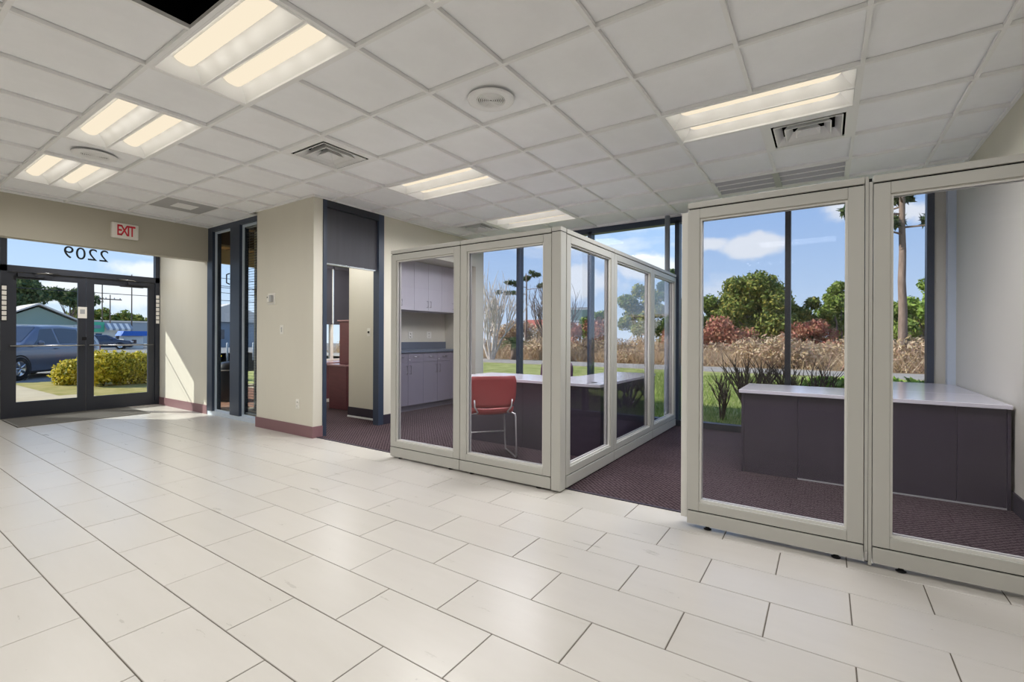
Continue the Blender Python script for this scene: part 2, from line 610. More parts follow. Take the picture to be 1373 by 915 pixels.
carp = MB()
carp.box(XK + .0, XR + .02, 3.398, YR + .06, -.14, .004)
carp.box(-8.25, -6.37, 4.39, 6.76, -.14, .004).box(-6.37, XK, 3.47, 6.76, -.14, .004)
struct(carp, 'floor', 'carpet')
ce = MB().box(XK, XR, 3.392, 3.412, -.01, .007)
struct(ce, 'trim_1', 'dark_base')

# ================================================================== SETTING: walls
def wall(name, m, *boxes, **kw):
    mb = MB()
    for b in boxes: mb.box(*b)
    return struct(mb, name, m, **kw)


WT = 0.14
wall('wall_entrance', 'wall_paint', (XE - .12, XE + .02, -3.2, 1.49, -.14, 3.3), (XE - .12, XE + .02, 3.455, 3.5, -.14, 3.3), (XE - .12, XE + .02, 1.49, 3.455, 2.86, 3.3))
wall('wall_bulkhead', 'shaded_wall_paint', (XB - .16, XB, -3.2, YV, 2.375, ZC + .02))
wall('wall_vestibule', 'wall_paint', (XE - .02, -7.955, YV, YV + WT, -.14, 3.3))
wall('wall_front', 'wall_paint', (-6.32, XK, YW, YW + .12, -.14, 3.1), (-6.48, -6.32, YV, YV + .1, -.14, 3.1), (-6.34, -6.32, YW + .01, YV + .02, -.14, 3.1), (XK - .10, XK, YW + .12, 3.475, -.14, 3.1))
wall('wall_porch_head', 'wall_paint', (-7.955, -6.48, YV, YV + WT, 2.88, 3.1))
# wall with the office door and the kitchenette recess
wall('wall_kitchen', 'wall_paint',
     (XK - .10, XK, 4.42, 4.72, -.14, 3.1), (XK - .10, XK, 3.475, 4.42, 2.885, 3.1),
     (XK - .12, XK, 4.72, 6.50, 2.44, 3.1), (XK - .12, XK, 6.50, 6.715, -.14, 3.1))
wall('wall_recess_left', 'wall_paint', (-5.98, XK - .10, 4.57, 4.70, -.14, 3.1))
wall('wall_recess_back', 'wall_paint', (-6.05, -5.951, 4.70, 6.86, -.14, 3.1))
wall('wall_recess_right', 'wall_paint', (-5.95, XK - .1, 6.72, 6.86, -.14, 3.1))
wall('wall_recess_soffit', 'wall_paint', (-5.95, XK - .12, 4.70, 6.72, 2.445, 2.52))
wall('wall_right', 'wall_paint', (XR, XR + .14, 3.30, YR + .2, -.14, 3.1))
wall('wall_right_return', 'wall_paint', (XR, 4.5, 3.30, 3.42, -.14, 3.1))
wall('wall_window_end', 'wall_paint', (.945, XR + .02, YR + .02, YR + .14, -.14, 3.1))
wall('wall_back', 'wall_paint', (-10.2, 4.6, -3.2, -3.06, -.14, 3.3))
wall('wall_side', 'wall_paint', (4.46, 4.6, -3.2, 3.42, -.14, 3.3))
# office behind the dark door
wall('wall_office_porch', 'wall_paint', (-6.47, -6.37, YW + .12, 4.41, -.14, 3.1), (-8.25, -6.37, 4.35, 4.41, -.14, 3.1))
wall('wall_office_left', 'wall_paint', (-8.30, -8.20, 4.35, 5.55, -.14, 3.1), (-8.30, -8.20, 5.55, 6.70, -.14, .70), (-8.30, -8.20, 5.55, 6.70, 2.66, 3.1), (-8.30, -8.20, 6.70, 6.86, -.14, 3.1))
wall('wall_office_far', 'wall_paint', (-8.30, -6.05, 6.72, 6.86, -.14, 3.1))

# baseboards
H_B = .135
def baseb(name, m, *boxes):
    struct(sum_boxes(boxes), name, m)
def sum_boxes(bs):
    mb = MB()
    for b in bs: mb.box(*b)
    return mb
baseb('baseboard_front', 'maroon_base', (-6.33, XK + .012, YW - .012, YW, 0, H_B), (XK, XK + .012, YW, 3.475, 0, H_B))
baseb('baseboard_vestibule', 'maroon_base', (XE + .02, -7.955, YV - .012, YV, 0, H_B))
baseb('baseboard_kitchen', 'dark_base', (XK, XK + .012, 4.42, 4.72, .004, H_B), (XK, XK + .012, 6.50, YR, .004, H_B))
baseb('baseboard_recess', 'dark_base', (-5.98, XK - .1, 4.555, 4.57, .03, .155))
baseb('trim_recess', 'white_metal', (-5.98, XK - .1, 4.545, 4.57, .004, .028))
baseb('baseboard_right', 'dark_base', (XR - .012, XR, 3.42, YR, .004, H_B))

# ================================================================== SETTING: ceiling with its grid
GX, GY, P = -1.6516, 1.767, 0.61
def cell(i, j):
    return GX + P * i, GX + P * (i + 1), GY + P * j, GY + P * (j + 1)
LIGHTS = [(-9, -1), (-6, -1), (-3, -1), (0, -1), (3, -1), (-4, 3), (1, 3), (-4, 6),
          (-9, -4), (-6, -4), (-3, -4), (0, -4), (3, -4)]  # row out of view, added only to light the hall
taken = {}
for i, j in LIGHTS:
    taken[(i, j)] = taken[(i + 1, j)] = 'light'
SPEAKERS = [(-1, 1), (-7, -1)]
DIFFUSERS = [(-4, 1), (2, 4), (-5, 6)]
for c in DIFFUSERS: taken[c] = 'diffuser'
taken[(1, 6)] = taken[(2, 6)] = 'grille'
taken[(-9, 1)] = 'return'
taken[(-2, -2)] = 'hole'

plen = MB()
cz = ZC + .012
# plenum lid well above the grid, skirts at the hole
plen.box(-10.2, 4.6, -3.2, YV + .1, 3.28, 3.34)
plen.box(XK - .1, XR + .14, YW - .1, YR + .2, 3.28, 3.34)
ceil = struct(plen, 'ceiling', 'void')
tees = MB()
def strip(x0, x1, y0, y1):
    tees.box(x0, x1, y0, y1, ZC - (.0 if x1 - x0 < y1 - y0 else .0008), ZC + .022)
for i in range(-13, 11):
    x = GX + P * i
    if x < XB - .02 or x > 4.4: continue
    ya, yb = -3.05, (YV if x < -6.33 else YW if x < XK else YR)
    if x > XR: yb = 3.30
    segs = [(ya, yb)]
    for (a, b) in LIGHTS:                      # cross tees stop at the long side of a troffer
        if i == a + 1:
            y0, y1 = GY + P * b + .012, GY + P * (b + 1) - .012
            segs = [q for s_ in segs for q in ((s_[0], min(s_[1], y0)), (max(s_[0], y1), s_[1])) if q[1] - q[0] > .01] if any(s_[0] < y0 < s_[1] for s_ in segs) else segs
    if i == 2:
        y0, y1 = GY + P * 6 + .012, GY + P * 7 - .012
        segs = [q for s_ in segs for q in ((s_[0], min(s_[1], y0)), (max(s_[0], y1), s_[1])) if q[1] - q[0] > .01]
    for a, b in segs: strip(x - .012, x + .012, a, b)
for j in range(-8, 9):
    y = GY + P * j
    if y < -3.05 or y > YR: continue
    if y < YW: strip(XB, 4.46 if y < 3.3 else XR, y - .012, y + .012)
    else: strip(XK, XR, y - .012, y + .012)
# wall angle
for b in ((XB, -6.33, YV - .02, YV), (-6.33, XK, YW - .02, YW), (XK, XK + .02, YW, YR), (XK, XR, YR - .02, YR), (XR - .02, XR, 3.3, YR), (XB, XB + .02, -3.05, YV)): strip(*b)
tees.build('ceiling_grid', 'white_metal', ceil)
ct_me = MB().tile(-P / 2 + .008, P / 2 - .008, -P / 2 + .008, P / 2 - .008, ZC + .026, ZC + .003, .003, up=False).mesh('ceiling_tile', 'ceiling_tile')
crest = MB()
for i in range(-11, 11):
    for j in range(-8, 9):
        if taken.get((i, j)): continue
        x0, x1, y0, y1 = cell(i, j)
        if x1 <= XB or y0 > YR or x0 > 4.46: continue
        xm, ym = (x0 + x1) / 2, (y0 + y1) / 2
        cx0, cx1, cy0, cy1 = max(x0, XB), x1, max(y0, -3.06), y1
        if ym > YV - .02:
            if x1 <= XK or x0 >= XR: continue
            cx0, cx1, cy1 = max(cx0, XK), min(cx1, XR), min(cy1, YR)
        elif y1 > YW and x1 < XK: cy1 = YV if x1 < -6.4 else YW
        if cx1 - cx0 < .06 or cy1 - cy0 < .06: continue
        whole = cx0 == x0 and cx1 == x1 and cy0 == y0 and cy1 == y1
        if in_view([(x, y, ZC) for x in (x0, xm, x1) for y in (y0, ym, y1)], 5):
            if whole:
                link('ceiling_tile', ct_me, ceil, (xm, ym, random.uniform(-.0008, .0008)))
            else:
                MB().tile(cx0 + .008, cx1 - .008, cy0 + .008, cy1 - .008, ZC + .026, ZC + .003, .003, up=False).build('ceiling_tile', 'ceiling_tile', ceil)
        else:
            crest.tile(cx0 + .008, cx1 - .008, cy0 + .008, cy1 - .008, ZC + .026, ZC + .003, .003, up=False)
crest.build('ceiling_tile_field', 'ceiling_tile', ceil, kind='stuff')
MB().box(XE, XB - .1, -3.1, YV, ZC, ZC + .05).build('vestibule_soffit', 'ceiling_tile', ceil)
MB().box(-8.3, -5.9, 4.38, 6.8, 2.80, 2.85).box(-6, XK - .1, 3.4, 4.7, 2.80, 2.85).build('office_soffit', 'ceiling_tile', ceil)
def added_light(label, x, y, z, hx, hy, watts):  # unseen lights added to brighten the vestibule and the inner room
    f = thing('ceiling_light', label, 'ceiling light', (x, y, z))
    MB().box(-hx, hx, -hy, hy, -.02, 0).build('housing', 'white_metal', f)
    MB().box(-hx + .04, hx - .04, -hy + .04, hy - .04, -.026, -.02).build('lens', 'lens', f)
    l = bpy.data.lights.new('lamp', 'AREA'); l.shape = 'RECTANGLE'; l.size = 2 * hx - .1; l.size_y = 2 * hy - .1; l.energy = watts
    o = bpy.data.objects.new('lamp', l); COL.objects.link(o); o.parent = f; o.location = (0, 0, -.03)
added_light('unseen light added to brighten the room behind the dark door, farther in', -7.1, 5.5, 2.80, .6, .3, 36)
added_light('unseen light added just inside the dark door to brighten the wall there', -5.62, 4.0, 2.80, .3, .3, 12)
added_light('unseen light added to brighten the entrance vestibule, above the bulkhead edge', -8.9, 2.4, ZC, .3, .3, 20)
x0, x1, y0, y1 = cell(-2, -2)
hb = MB()
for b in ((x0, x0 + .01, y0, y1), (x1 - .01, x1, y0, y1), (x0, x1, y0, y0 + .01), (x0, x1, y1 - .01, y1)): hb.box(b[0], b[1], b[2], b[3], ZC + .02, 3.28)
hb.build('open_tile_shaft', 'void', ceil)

# ------------------------------------------------------------------ troffers
def make_troffer(i, j, label):
    x0, x1 = GX + P * i + .012, GX + P * (i + 2) - .012
    y0, y1 = GY + P * j + .012, GY + P * (j + 1) - .012
    cx, cy = (x0 + x1) / 2, (y0 + y1) / 2
    t = thing('ceiling_light', label, 'ceiling light', (cx, cy, ZC), group='two-lamp ceiling troffers')
    hw, hl = (y1 - y0) / 2, (x1 - x0) / 2
    # frame rim
    fr = MB()
    fr.box(-hl, hl, -hw, -hw + .014, -.002, .02).box(-hl, hl, hw - .014, hw, -.002, .02)
    fr.box(-hl, -hl + .014, -hw + .014, hw - .014, -.002, .02).box(hl - .014, hl, -hw + .014, hw - .014, -.002, .02)
    fr.box(-hl + .014, hl - .014, -.009, .009, -.001, .012)
    fr.build('frame', 'white_metal', t)
    for sgn in (-1, 1):
        c = sgn * hw / 2
        a, b = c - hw / 2 + .008, c + hw / 2 - .008
        prof = []
        for k in range(9):                          # a coved trough, one per lamp
            u = k / 8
            prof.append((a + (c - .055 - a) * u, .004 + .075 * math.sin(u * PI / 2)))
        prof2 = [(2 * c - y, z) for y, z in prof[::-1]]
        pr = prof + prof2
        L = hl - .016
        rf = MB(); rf.smooth = True
        rf.grid([[(-L + .07 * (z / .079), y, z) for y, z in pr], [(L - .07 * (z / .079), y, z) for y, z in pr]])
        rf.smooth = False
        for s2 in (-1, 1):
            ring = [(s2 * (L - .07 * (z / .079)), y, z) for y, z in pr]
            base = [(s2 * L, a, .004), (s2 * L, b, .004)]
            n = len(ring)
            rf.add(ring + [(s2 * L, y, .003) for y, z in pr], [(k, k + 1, n + k + 1, n + k) for k in range(n - 1)])
        rf.build('reflector', 'reflector', t)
        ln = MB(); ln.smooth = True
        rows = []
        Ll = L - .075
        for (xx, sc) in ((-Ll, .05), (-Ll + .012, .6), (-Ll + .04, .95), (-Ll + .08, 1), (Ll - .08, 1), (Ll - .04, .95), (Ll - .012, .6), (Ll, .05)):
            rows.append([(xx, c + .057 * math.cos(PI * q / 10), .080 - .045 * sc * math.sin(PI * q / 10)) for q in range(11)])
        ln.grid(rows)
        ln.build('lens', 'lens', t)
        if (i, j) in TL:                            # the tube's own side glow on its trough
            for q in range(5):
                pd = bpy.data.lights.new('tube_glow', 'POINT')
                pd.energy = .16; pd.shadow_soft_size = .02; pd.color = (1.0, .96, .9)
                po = bpy.data.objects.new('tube_glow', pd)
                COL.objects.link(po); po.parent = t; po.location = (-.42 + .21 * q, c, .014)
    MB().box(-hl, hl, -hw, hw, .085, .10).build('housing', 'white_metal', t)
    ld = bpy.data.lights.new('lamp', 'AREA')
    ld.shape = 'RECTANGLE'; ld.size = 1.12; ld.size_y = .54
    ld.energy = OFFICE_POWER if j > 1 else FIXTURE_POWER
    ld.color = (1.0, .985, .965)
    ld.spread = math.radians(165)
    lo = bpy.data.objects.new('lamp', ld)
    COL.objects.link(lo); lo.parent = t; lo.location = (0, 0, -.006)
    return t


TL = {(-9, -1): 'farthest lit troffer of the row by the entrance, next to the EXIT sign bulkhead',
      (-6, -1): 'lit two-lamp troffer between the round speaker and a plain ceiling tile',
      (-3, -1): 'large nearest lit two-lamp troffer beside the black open ceiling hole',
      (0, -1): 'lit troffer at the top edge of the picture, only a corner showing',
      (-4, 3): 'lit two-lamp troffer above the clear floor by the office door',
      (1, 3): 'lit two-lamp troffer next to the square air diffuser above the right partition',
      (-4, 6): 'lit troffer beside a diffuser above the left glass office'}
for c in LIGHTS:
    make_troffer(c[0], c[1], TL.get(c, 'troffer added to light the hall from behind the camera, %s of the unseen row counted from the entrance' % ('first', 'second', 'third', 'fourth', 'fifth')[(c[0] + 9) // 3] if c[1] < -2 else 'unseen troffer added for light to the right of the camera, outside the picture'))

# ------------------------------------------------------------------ speakers, diffusers, grilles
for (c, lb) in zip(SPEAKERS, ('round white ceiling speaker in a tile near the middle of the ceiling', 'round white ceiling speaker between two lit troffers near the entrance')):
    x0, x1, y0, y1 = cell(*c)
    big = c == (-7, -1)
    s = thing('ceiling_speaker', lb, 'speaker', ((x0 + x1) / 2, (y0 + y1) / 2, ZC + .004), group='ceiling speakers')
    R = .165
    MB().lathe([(R, 0), (R - .002, -.008), (R - .012, -.012), (.105, -.010), (.098, -.004), (.098, 0)], n=40).build('trim_ring', 'white_metal', s)
    g = MB()
    for k in range(7):
        r = .012 + k * .013
        g.lathe([(r, -.002), (r, -.009), (r + .006, -.009), (r + .006, -.002)], n=28)
    g.build('grille', 'white_metal', s)
    MB().lathe([(0.0001, -.0015), (.1, -.0015)], n=28).build('cone', 'mat_grey', s)

DL = ('square louvred air diffuser left of centre, beside the beige corner', 'square louvred air diffuser beside the right-hand troffer', 'small far air diffuser above the left glass office')
for c, lb in zip(DIFFUSERS, DL):
    x0, x1, y0, y1 = cell(*c)
    d = thing('air_diffuser', lb, 'air vent', ((x0 + x1) / 2, (y0 + y1) / 2, ZC), group='ceiling air diffusers')
    h = .293
    fr = MB()
    fr.add([(-h, -h, 0), (h, -h, 0), (h, h, 0), (-h, h, 0), (-h + .05, -h + .05, -.004), (h - .05, -h + .05, -.004), (h - .05, h - .05, -.004), (-h + .05, h - .05, -.004)],
           [(0, 1, 5, 4), (1, 2, 6, 5), (2, 3, 7, 6), (3, 0, 4, 7)])
    fr.build('frame', 'white_metal', d)
    for k in range(3):
        o_, i_ = .228 - k * .072, .228 - k * .072 - .046
        zb, zt = -.010, .058
        lv = MB()
        for sgn in (0, 1, 2, 3):
            R_ = Matrix.Rotation(sgn * PI / 2, 3, 'Z')
            q = [Vector((-o_, -o_, zb)), Vector((o_, -o_, zb)), Vector((i_, -i_, zt)), Vector((-i_, -i_, zt))]
            lip = [Vector((-o_, -o_, zb)), Vector((o_, -o_, zb)), Vector((o_ - .008, -o_ + .008, zb - .001)), Vector((-o_ + .008, -o_ + .008, zb - .001))]
            lv.add([R_ @ p for p in q], [(0, 1, 2, 3)])
            lv.add([R_ @ (p + Vector((0, 0.003, .002))) for p in q], [(3, 2, 1, 0)])
            lv.add([R_ @ p for p in lip], [(0, 1, 2, 3)])
        if k == 2: lv.add([(-i_, -i_, zt - .03), (i_, -i_, zt - .03), (i_, i_, zt - .03), (-i_, i_, zt - .03)], [(0, 3, 2, 1)])
        lv.build('louvre', 'white_metal', d)
    MB().box(-.285, .285, -.285, .285, .075, .08).build('duct_box', 'void', d)

x0, x1, y0, y1 = GX + P * 1 + .012, GX + P * 3 - .012, GY + P * 6 + .012, GY + P * 7 - .03
g = thing('linear_grille', 'long white slotted air grille above the right partition', 'air vent', ((x0 + x1) / 2, (y0 + y1) / 2, ZC))
hl, hw = (x1 - x0) / 2, (y1 - y0) / 2
fr = MB().box(-hl, hl, -hw, -hw + .02, -.004, .03).box(-hl, hl, hw - .02, hw, -.004, .03).box(-hl, -hl + .02, -hw, hw, -.004, .03).box(hl - .02, hl, -hw, hw, -.004, .03)
fr.build('frame', 'white_metal', g)
for k in range(3):
    yy = -hw + .02 + (k + .5) * (2 * hw - .04) / 3
    for sx in (-1, 1):
        a, b = (-hl + .02, -.03) if sx < 0 else (.03, hl - .02)
        MB().add([(a, yy - .08, .05), (b, yy - .08, .05), (b, yy + .06, .004), (a, yy + .06, .004), (a, yy - .08, .054), (b, yy - .08, .054), (b, yy + .07, -.002), (a, yy + .07, -.002)],
                 [(0, 1, 2, 3), (7, 6, 5, 4), (3, 2, 6, 7), (0, 4, 5, 1)]).build('slat', 'slat_grey', g)
        MB().box(a, b, yy + .058, yy + .072, -.004, .008).build('slat', 'white_metal', g)
MB().box(-.03, .03, -hw + .02, hw - .02, -.003, .02).build('centre_bar', 'plastic_grey', g)
MB().box(-hl + .01, hl - .01, -hw + .01, hw - .01, .06, .064).build('back_plate', 'plastic_grey', g)

x0, x1, y0, y1 = cell(-9, 1)
r_ = thing('return_grille', 'flat grey perforated return panel in the ceiling near the entrance', 'air vent', ((x0 + x1) / 2, (y0 + y1) / 2, ZC))
MB().box(-.29, .29, -.29, .29, .002, .012).build('panel', 'plastic_grey', r_)
MB().box(-.12, .12, -.12, .12, -.002, .004).build('centre_plate', 'white_metal', r_)

# ================================================================== SETTING: rear window wall
YF0, YF1 = YR - .01, YR + .10
w1 = struct(MB().box(XK, .95, YF0, YF1, 2.80, 2.90), 'window_1', 'navy_frame')
MB().box(XK, .95, YF0 - .01, YF1, -.14, .085).build('bottom_rail', 'dark_frame', w1)
edges = [XK + .02, -4.30, -3.00, -1.70, -.39, .915]
for x in edges[1:]:
    MB().box(x - .03, x + .03, YF0, YF1 + .02, .0, 2.84).build('mullion', 'navy_frame' if x > .5 or x < -1 else 'dark_frame', w1)
for a, b in zip([XK] + edges[1:-1], edges[1:]):
    MB().box(a + .0 if a == XK else a + .03, b - .03, YF0 + .05, YF0 + .058, .085, 2.80).build('pane', 'window_glass', w1)
wall('wall_window_base', 'concrete', (XK, XR + .1, YF0 + .02, YF1 + .1, -.4, -.0))
wall('wall_window_head', 'wall_paint', (-6, XR + .1, YF0 + .0, YF1 + .1, 2.90, 3.4))
pl = thing('support_pole', 'thin grey round pole standing before the window at the end of the side partitions', 'pole', (-1.80, 6.58, .004))
MB().lathe([(.001, 0), (.05, 0), (.05, .01), (.034, .012), (.034, 2.88), (.001, 2.88)], n=20).build('shaft', 'pole_grey', pl)
wt = struct(MB().box(1.035, 1.10, 6.60, 6.70, .0, ZC), 'trim_2', 'pale_blue_trim')

# ================================================================== SETTING: entrance doors (double, glazed) and transom
FY0, FY1 = 1.50, 3.44
BAR0, BAR1 = 2.145, 2.235
tw = struct(MB().box(XE - .05, XE + .05, FY0, FY1, BAR0, BAR1), 'window_2', 'dark_frame')
MB().box(XE - .05, XE + .05, FY0, FY1, 2.80, 2.87).build('head_rail', 'dark_frame', tw)
MB().box(XE - .05, XE + .05, FY0, FY0 + .06, 0, 2.80).build('jamb', 'dark_frame', tw)
MB().box(XE - .05, XE + .05, FY1 - .06, FY1, 0, 2.80).build('jamb', 'dark_frame', tw)
MB().box(XE - .004, XE + .004, FY0 + .06, FY1 - .06, BAR1, 2.80).build('pane', 'window_glass', tw)
MB().box(XE - .06, XE + .06, FY0, FY1, -.02, .012).build('threshold', 'steel', tw)
# house number on the transom glass, reads from outside
for k, ch in enumerate('2209'):
    text('numeral', ch, .27, 'black', tw, (XE - .006, 2.675 - k * .145, 2.51), (PI / 2, 0, -PI / 2), .001)

MID = 2.447
def entrance_door(n, ya, yb, hinge, swing_lab):
    d = struct(MB().box(XE - .022, XE + .022, ya, ya + .085, .014, 2.14).box(XE - .022, XE + .022, yb - .085, yb, .014, 2.14)
               .box(XE - .022, XE + .022, ya + .085, yb - .085, .014, .22).box(XE - .022, XE + .022, ya + .085, yb - .085, 2.06, 2.14), 'door_%d' % n, 'dark_frame')
    ga, gb = ya + .085, yb - .085
    MB().box(XE - .004, XE + .004, ga, gb, .22, 2.06).build('pane', 'window_glass', d)
    bd = MB()
    for sx in (XE + .006, XE - .02):
        bd.box(sx, sx + .014, ga, ga + .012, .22, 2.06).box(sx, sx + .014, gb - .012, gb, .22, 2.06).box(sx, sx + .014, ga + .012, gb - .012, .22, .232).box(sx, sx + .014, ga + .012, gb - .012, 2.048, 2.06)
    bd.build('glazing_bead', 'dark_frame', d)
    MB().tube([(XE + .024, ya + .03, 1.06), (XE + .065, ya + .035, 1.06), (XE + .065, yb - .035, 1.06), (XE + .024, yb - .03, 1.06)], .011, 8).build('push_bar', 'steel', d)
    cy = gb if hinge < 0 else ga
    MB().tube([(XE - .03, yb - .05 if hinge < 0 else ya + .05, .92), (XE - .075, yb - .05 if hinge < 0 else ya + .05, .92), (XE - .075, yb - .05 if hinge < 0 else ya + .05, 1.28), (XE - .03, yb - .05 if hinge < 0 else ya + .05, 1.28)], .012, 8).build('pull_handle', 'steel', d)
    hy = ya + .25 if hinge < 0 else yb - .25
    MB().box(XE + .022, XE + .075, hy - .15, hy + .15, 2.075, 2.125).build('closer_body', 'dark_frame', d)
    MB().tube([(XE + .06, hy, 2.13), (XE + .18, hy + .12 * hinge * -1, 2.14), (XE + .05, hy + .3 * hinge * -1, 2.16)], .008, 6).build('closer_arm', 'steel', d)
    MB().box(XE + .02, XE + .026, ya + .002, yb - .002, 1.0, 1.001).build('seam', 'dark_frame', d)
    return d
d1 = entrance_door(1, FY0 + .063, MID - .003, -1, '')
d2 = entrance_door(2, MID + .003, FY1 - .063, 1, '')
MB().box(XE + .022, XE + .03, 2.395, 2.45, 1.14, 1.19).build('lock_plate', 'black', d1)
nc = thing('notice_card', 'small white square card stuck at the meeting of the entrance doors', 'card', (XE + .024, 2.40, 1.58))
MB().box(0, .004, -.055, .055, -.09, .09).build('card', 'sign_white', nc)
MB().box(.004, .005, -.03, .03, -.02, .05).build('print', 'plastic_grey', nc)
for k, (yy, z0_, lb) in enumerate(((FY1 - .03, 1.42, 'white height marker strip on the right jamb of the entrance doors'), (FY0 + .03, 1.42, 'white height marker strip on the left jamb, cut by the picture edge'))):
    hs = thing('height_strip', lb, 'marker', (XE + .052, yy, z0_), group='height marker strips')
    MB().box(0, .002, -.03, .03, 0, .52).build('backing', 'dark_frame' if k == 0 else 'black', hs)
    for q in range(7):
        MB().box(.002, .005, -.024, .024, .012 + q * .073, .012 + q * .073 + .058).build('mark', 'sign_white', hs)

mt = thing('door_mat', 'grey ribbed mat on the floor inside the entrance doors', 'mat', (-9.2, 2.35, .0))
MB().box(-.5, .45, -.85, .62, .001, .012).build('pile', 'mat_grey', mt)
rb = MB()
for k in range(24): rb.box(-.48 + k * .038, -.48 + k * .038 + .012, -.82, .59, .012, .0145)
rb.build('ribs', 'mat_grey', mt)

# exit sign
es = thing('exit_sign', 'white EXIT sign with red letters on the bulkhead above the entrance', 'sign', (XB, 2.38, 2.635))
MB().box(.0, .055, -.15, .15, -.10, .105).build('housing', 'sign_white', es, bevel=.012)
for k, (ch, dy, sx) in enumerate((('E', -.072, .62), ('X', -.018, .62), ('I', .027, .62), ('T', .068, .62))):
    text('letter', ch, .200, 'exit_red', es, (.056, dy + .005, 0), (PI / 2, 0, PI / 2), .001, sx=sx, bold=.0035)

# ================================================================== SETTING: porch window (two tall lights)
w3 = struct(MB().box(-7.955, -6.475, YV - .01, YV + .12, 2.82, 2.885), 'window_3', 'navy_frame')
MB().box(-7.955, -6.475, YV - .004, YV + .13, -.0, .06).build('sill', 'pale_blue_trim', w3)
for a, b in ((-7.955, -7.79), (-7.24, -6.97), (-6.50, -6.475)):
    MB().box(a, b, YV - .01, YV + .12, .06, 2.82).build('mullion', 'navy_frame', w3)
for a, b in ((-7.79, -7.24), (-6.97, -6.50)):
    MB().box(a, b, YV + .055, YV + .063, .06, 2.82).build('pane', 'window_glass', w3)
    bd = MB().box(a, a + .02, YV + .03, YV + .055, .06, 2.82).box(b - .02, b, YV + .03, YV + .055, .06, 2.82).box(a + .02, b - .02, YV + .03, YV + .055, 2.79, 2.82).box(a + .02, b - .02, YV + .03, YV + .055, .06, .085)
    bd.build('glazing_bead', 'pale_blue_trim', w3)
MB().tube([(-7.27, YV - .0, 1.98), (-7.29, YV - .035, 2.0), (-7.29, YV - .035, 2.12), (-7.27, YV, 2.14)], .009, 8).build('handle', 'black', w3)

mbld = thing('mini_blind', 'open horizontal mini blind over the right porch window', 'blind', (-6.735, YV + .09, 0))
MB().box(-.228, .228, -.014, .014, 2.78, 2.815).build('head_rail', 'plastic_grey', mbld)
for k in range(70):
    MB().box(-.225, .225, -.011, .011, .12 + k * .0375, .1212 + k * .0375).build('slat', 'blind', mbld)
MB().box(-.225, .225, -.012, .012, .09, .105).build('bottom_rail', 'plastic_grey', mbld)
MB().tube([(-.15, 0, .1), (-.15, 0, 2.79)], .0012, 4).build('cord', 'plastic_grey', mbld)
MB().tube([(.15, 0, .1), (.15, 0, 2.79)], .0012, 4).build('cord', 'plastic_grey', mbld)

# ================================================================== SETTING: dark office door frame
dr = struct(MB().box(XK - .10, XK + .012, 3.475, 3.525, 0, ZC), 'door_3', 'navy_frame')
MB().box(XK - .10, XK + .012, 4.335, 4.425, 0, ZC).build('jamb', 'navy_frame', dr)
MB().box(XK - .10, XK + .012, 3.525, 4.335, 2.80, ZC).build('head', 'dark_frame', dr)
MB().box(XK - .06, XK - .03, 3.525, 4.335, 2.115, 2.80).build('transom_panel', 'black_panel', dr)
MB().box(XK - .07, XK - .02, 3.525, 4.335, 2.105, 2.122).build('transom_edge', 'steel', dr)

# ------------------------------------------------------------------ wall plates
def plate(name, lb, cat, loc, axis, w, h, kind):
    """axis: 'y-' faces -Y, 'x+' faces +X"""
    rz = 0 if axis == 'y-' else PI / 2
    p = thing(name, lb, cat, loc, rz)
    MB().box(-w / 2, w / 2, -.006, 0, -h / 2, h / 2).build('cover', 'plastic_white', p, bevel=.002)
    if kind == 'switch':
        MB().box(-.008, .008, -.010, -.006, -.03, .03).build('surround', 'plastic_grey', p)
        MB().add([(-.005, -.010, -.012), (.005, -.010, -.012), (.005, -.022, .010), (-.005, -.022, .010), (-.005, -.010, .014), (.005, -.010, .014)], [(0, 1, 2, 3), (3, 2, 5, 4), (0, 3, 4), (1, 5, 2)]).build('toggle', 'plastic_white', p)
    elif kind == 'outlet':
        for dz in (-.025, .025):
            s_ = MB().lathe([(.0005, -.011), (.016, -.011), (.017, -.006)], c=(0, 0, dz), n=16, axis='y').build('socket', 'plastic_white', p)
            MB().box(-.007, -.004, -.0125, -.010, dz - .004, dz + .006).box(.004, .007, -.0125, -.010, dz - .004, dz + .006).build('slots', 'black', s_)
    elif kind == 'black':
        MB().lathe([(.0005, -.02), (.014, -.02), (.016, -.006)], n=16, axis='y').build('knob', 'black', p)
    return p
plate('light_switch', 'white wall switch below the thermostat on the beige wall', 'switch', (-5.715, YW, 1.30), 'y-', .075, .118, 'switch')
plate('wall_outlet', 'white outlet with plugged adapters low on the beige wall', 'outlet', (-5.36, YW, .385), 'y-', .075, .118, 'outlet')
plate('dimmer_switch', 'plate with a black knob on the wall seen through the dark doorway', 'switch', (-5.52, 4.57, 1.28), 'y-', .075, .12, 'black')
plate('light_switch', 'white switch by the jamb on the wall seen through the dark doorway', 'switch', (-5.30, 4.57, 1.28), 'y-', .085, .12, 'switch')
plate('wall_outlet', 'white outlet plate above the kitchenette counter, the left one', 'outlet', (-5.95, 5.82, 1.245), 'x+', .11, .12, 'outlet')
plate('wall_outlet', 'beige outlet plate above the kitchenette counter, the right one', 'outlet', (-5.95, 6.28, 1.25), 'x+', .12, .12, 'outlet')
th = thing('thermostat', 'clear guard box over a thermostat on the beige wall', 'thermostat', (-5.945, YW, 1.70))
MB().box(-.085, .085, -.012, 0, -.075, .075).build('base', 'plastic_white', th, bevel=.004)
MB().box(-.05, .0, -.045, -.012, -.045, .04).build('body', 'plastic_white', th, bevel=.004)
MB().box(.005, .05, -.05, -.012, -.04, .045).build('display', 'plastic_grey', th, bevel=.004)
MB().box(-.045, -.03, -.047, -.045, .01, .03).build('dial', 'black', th)

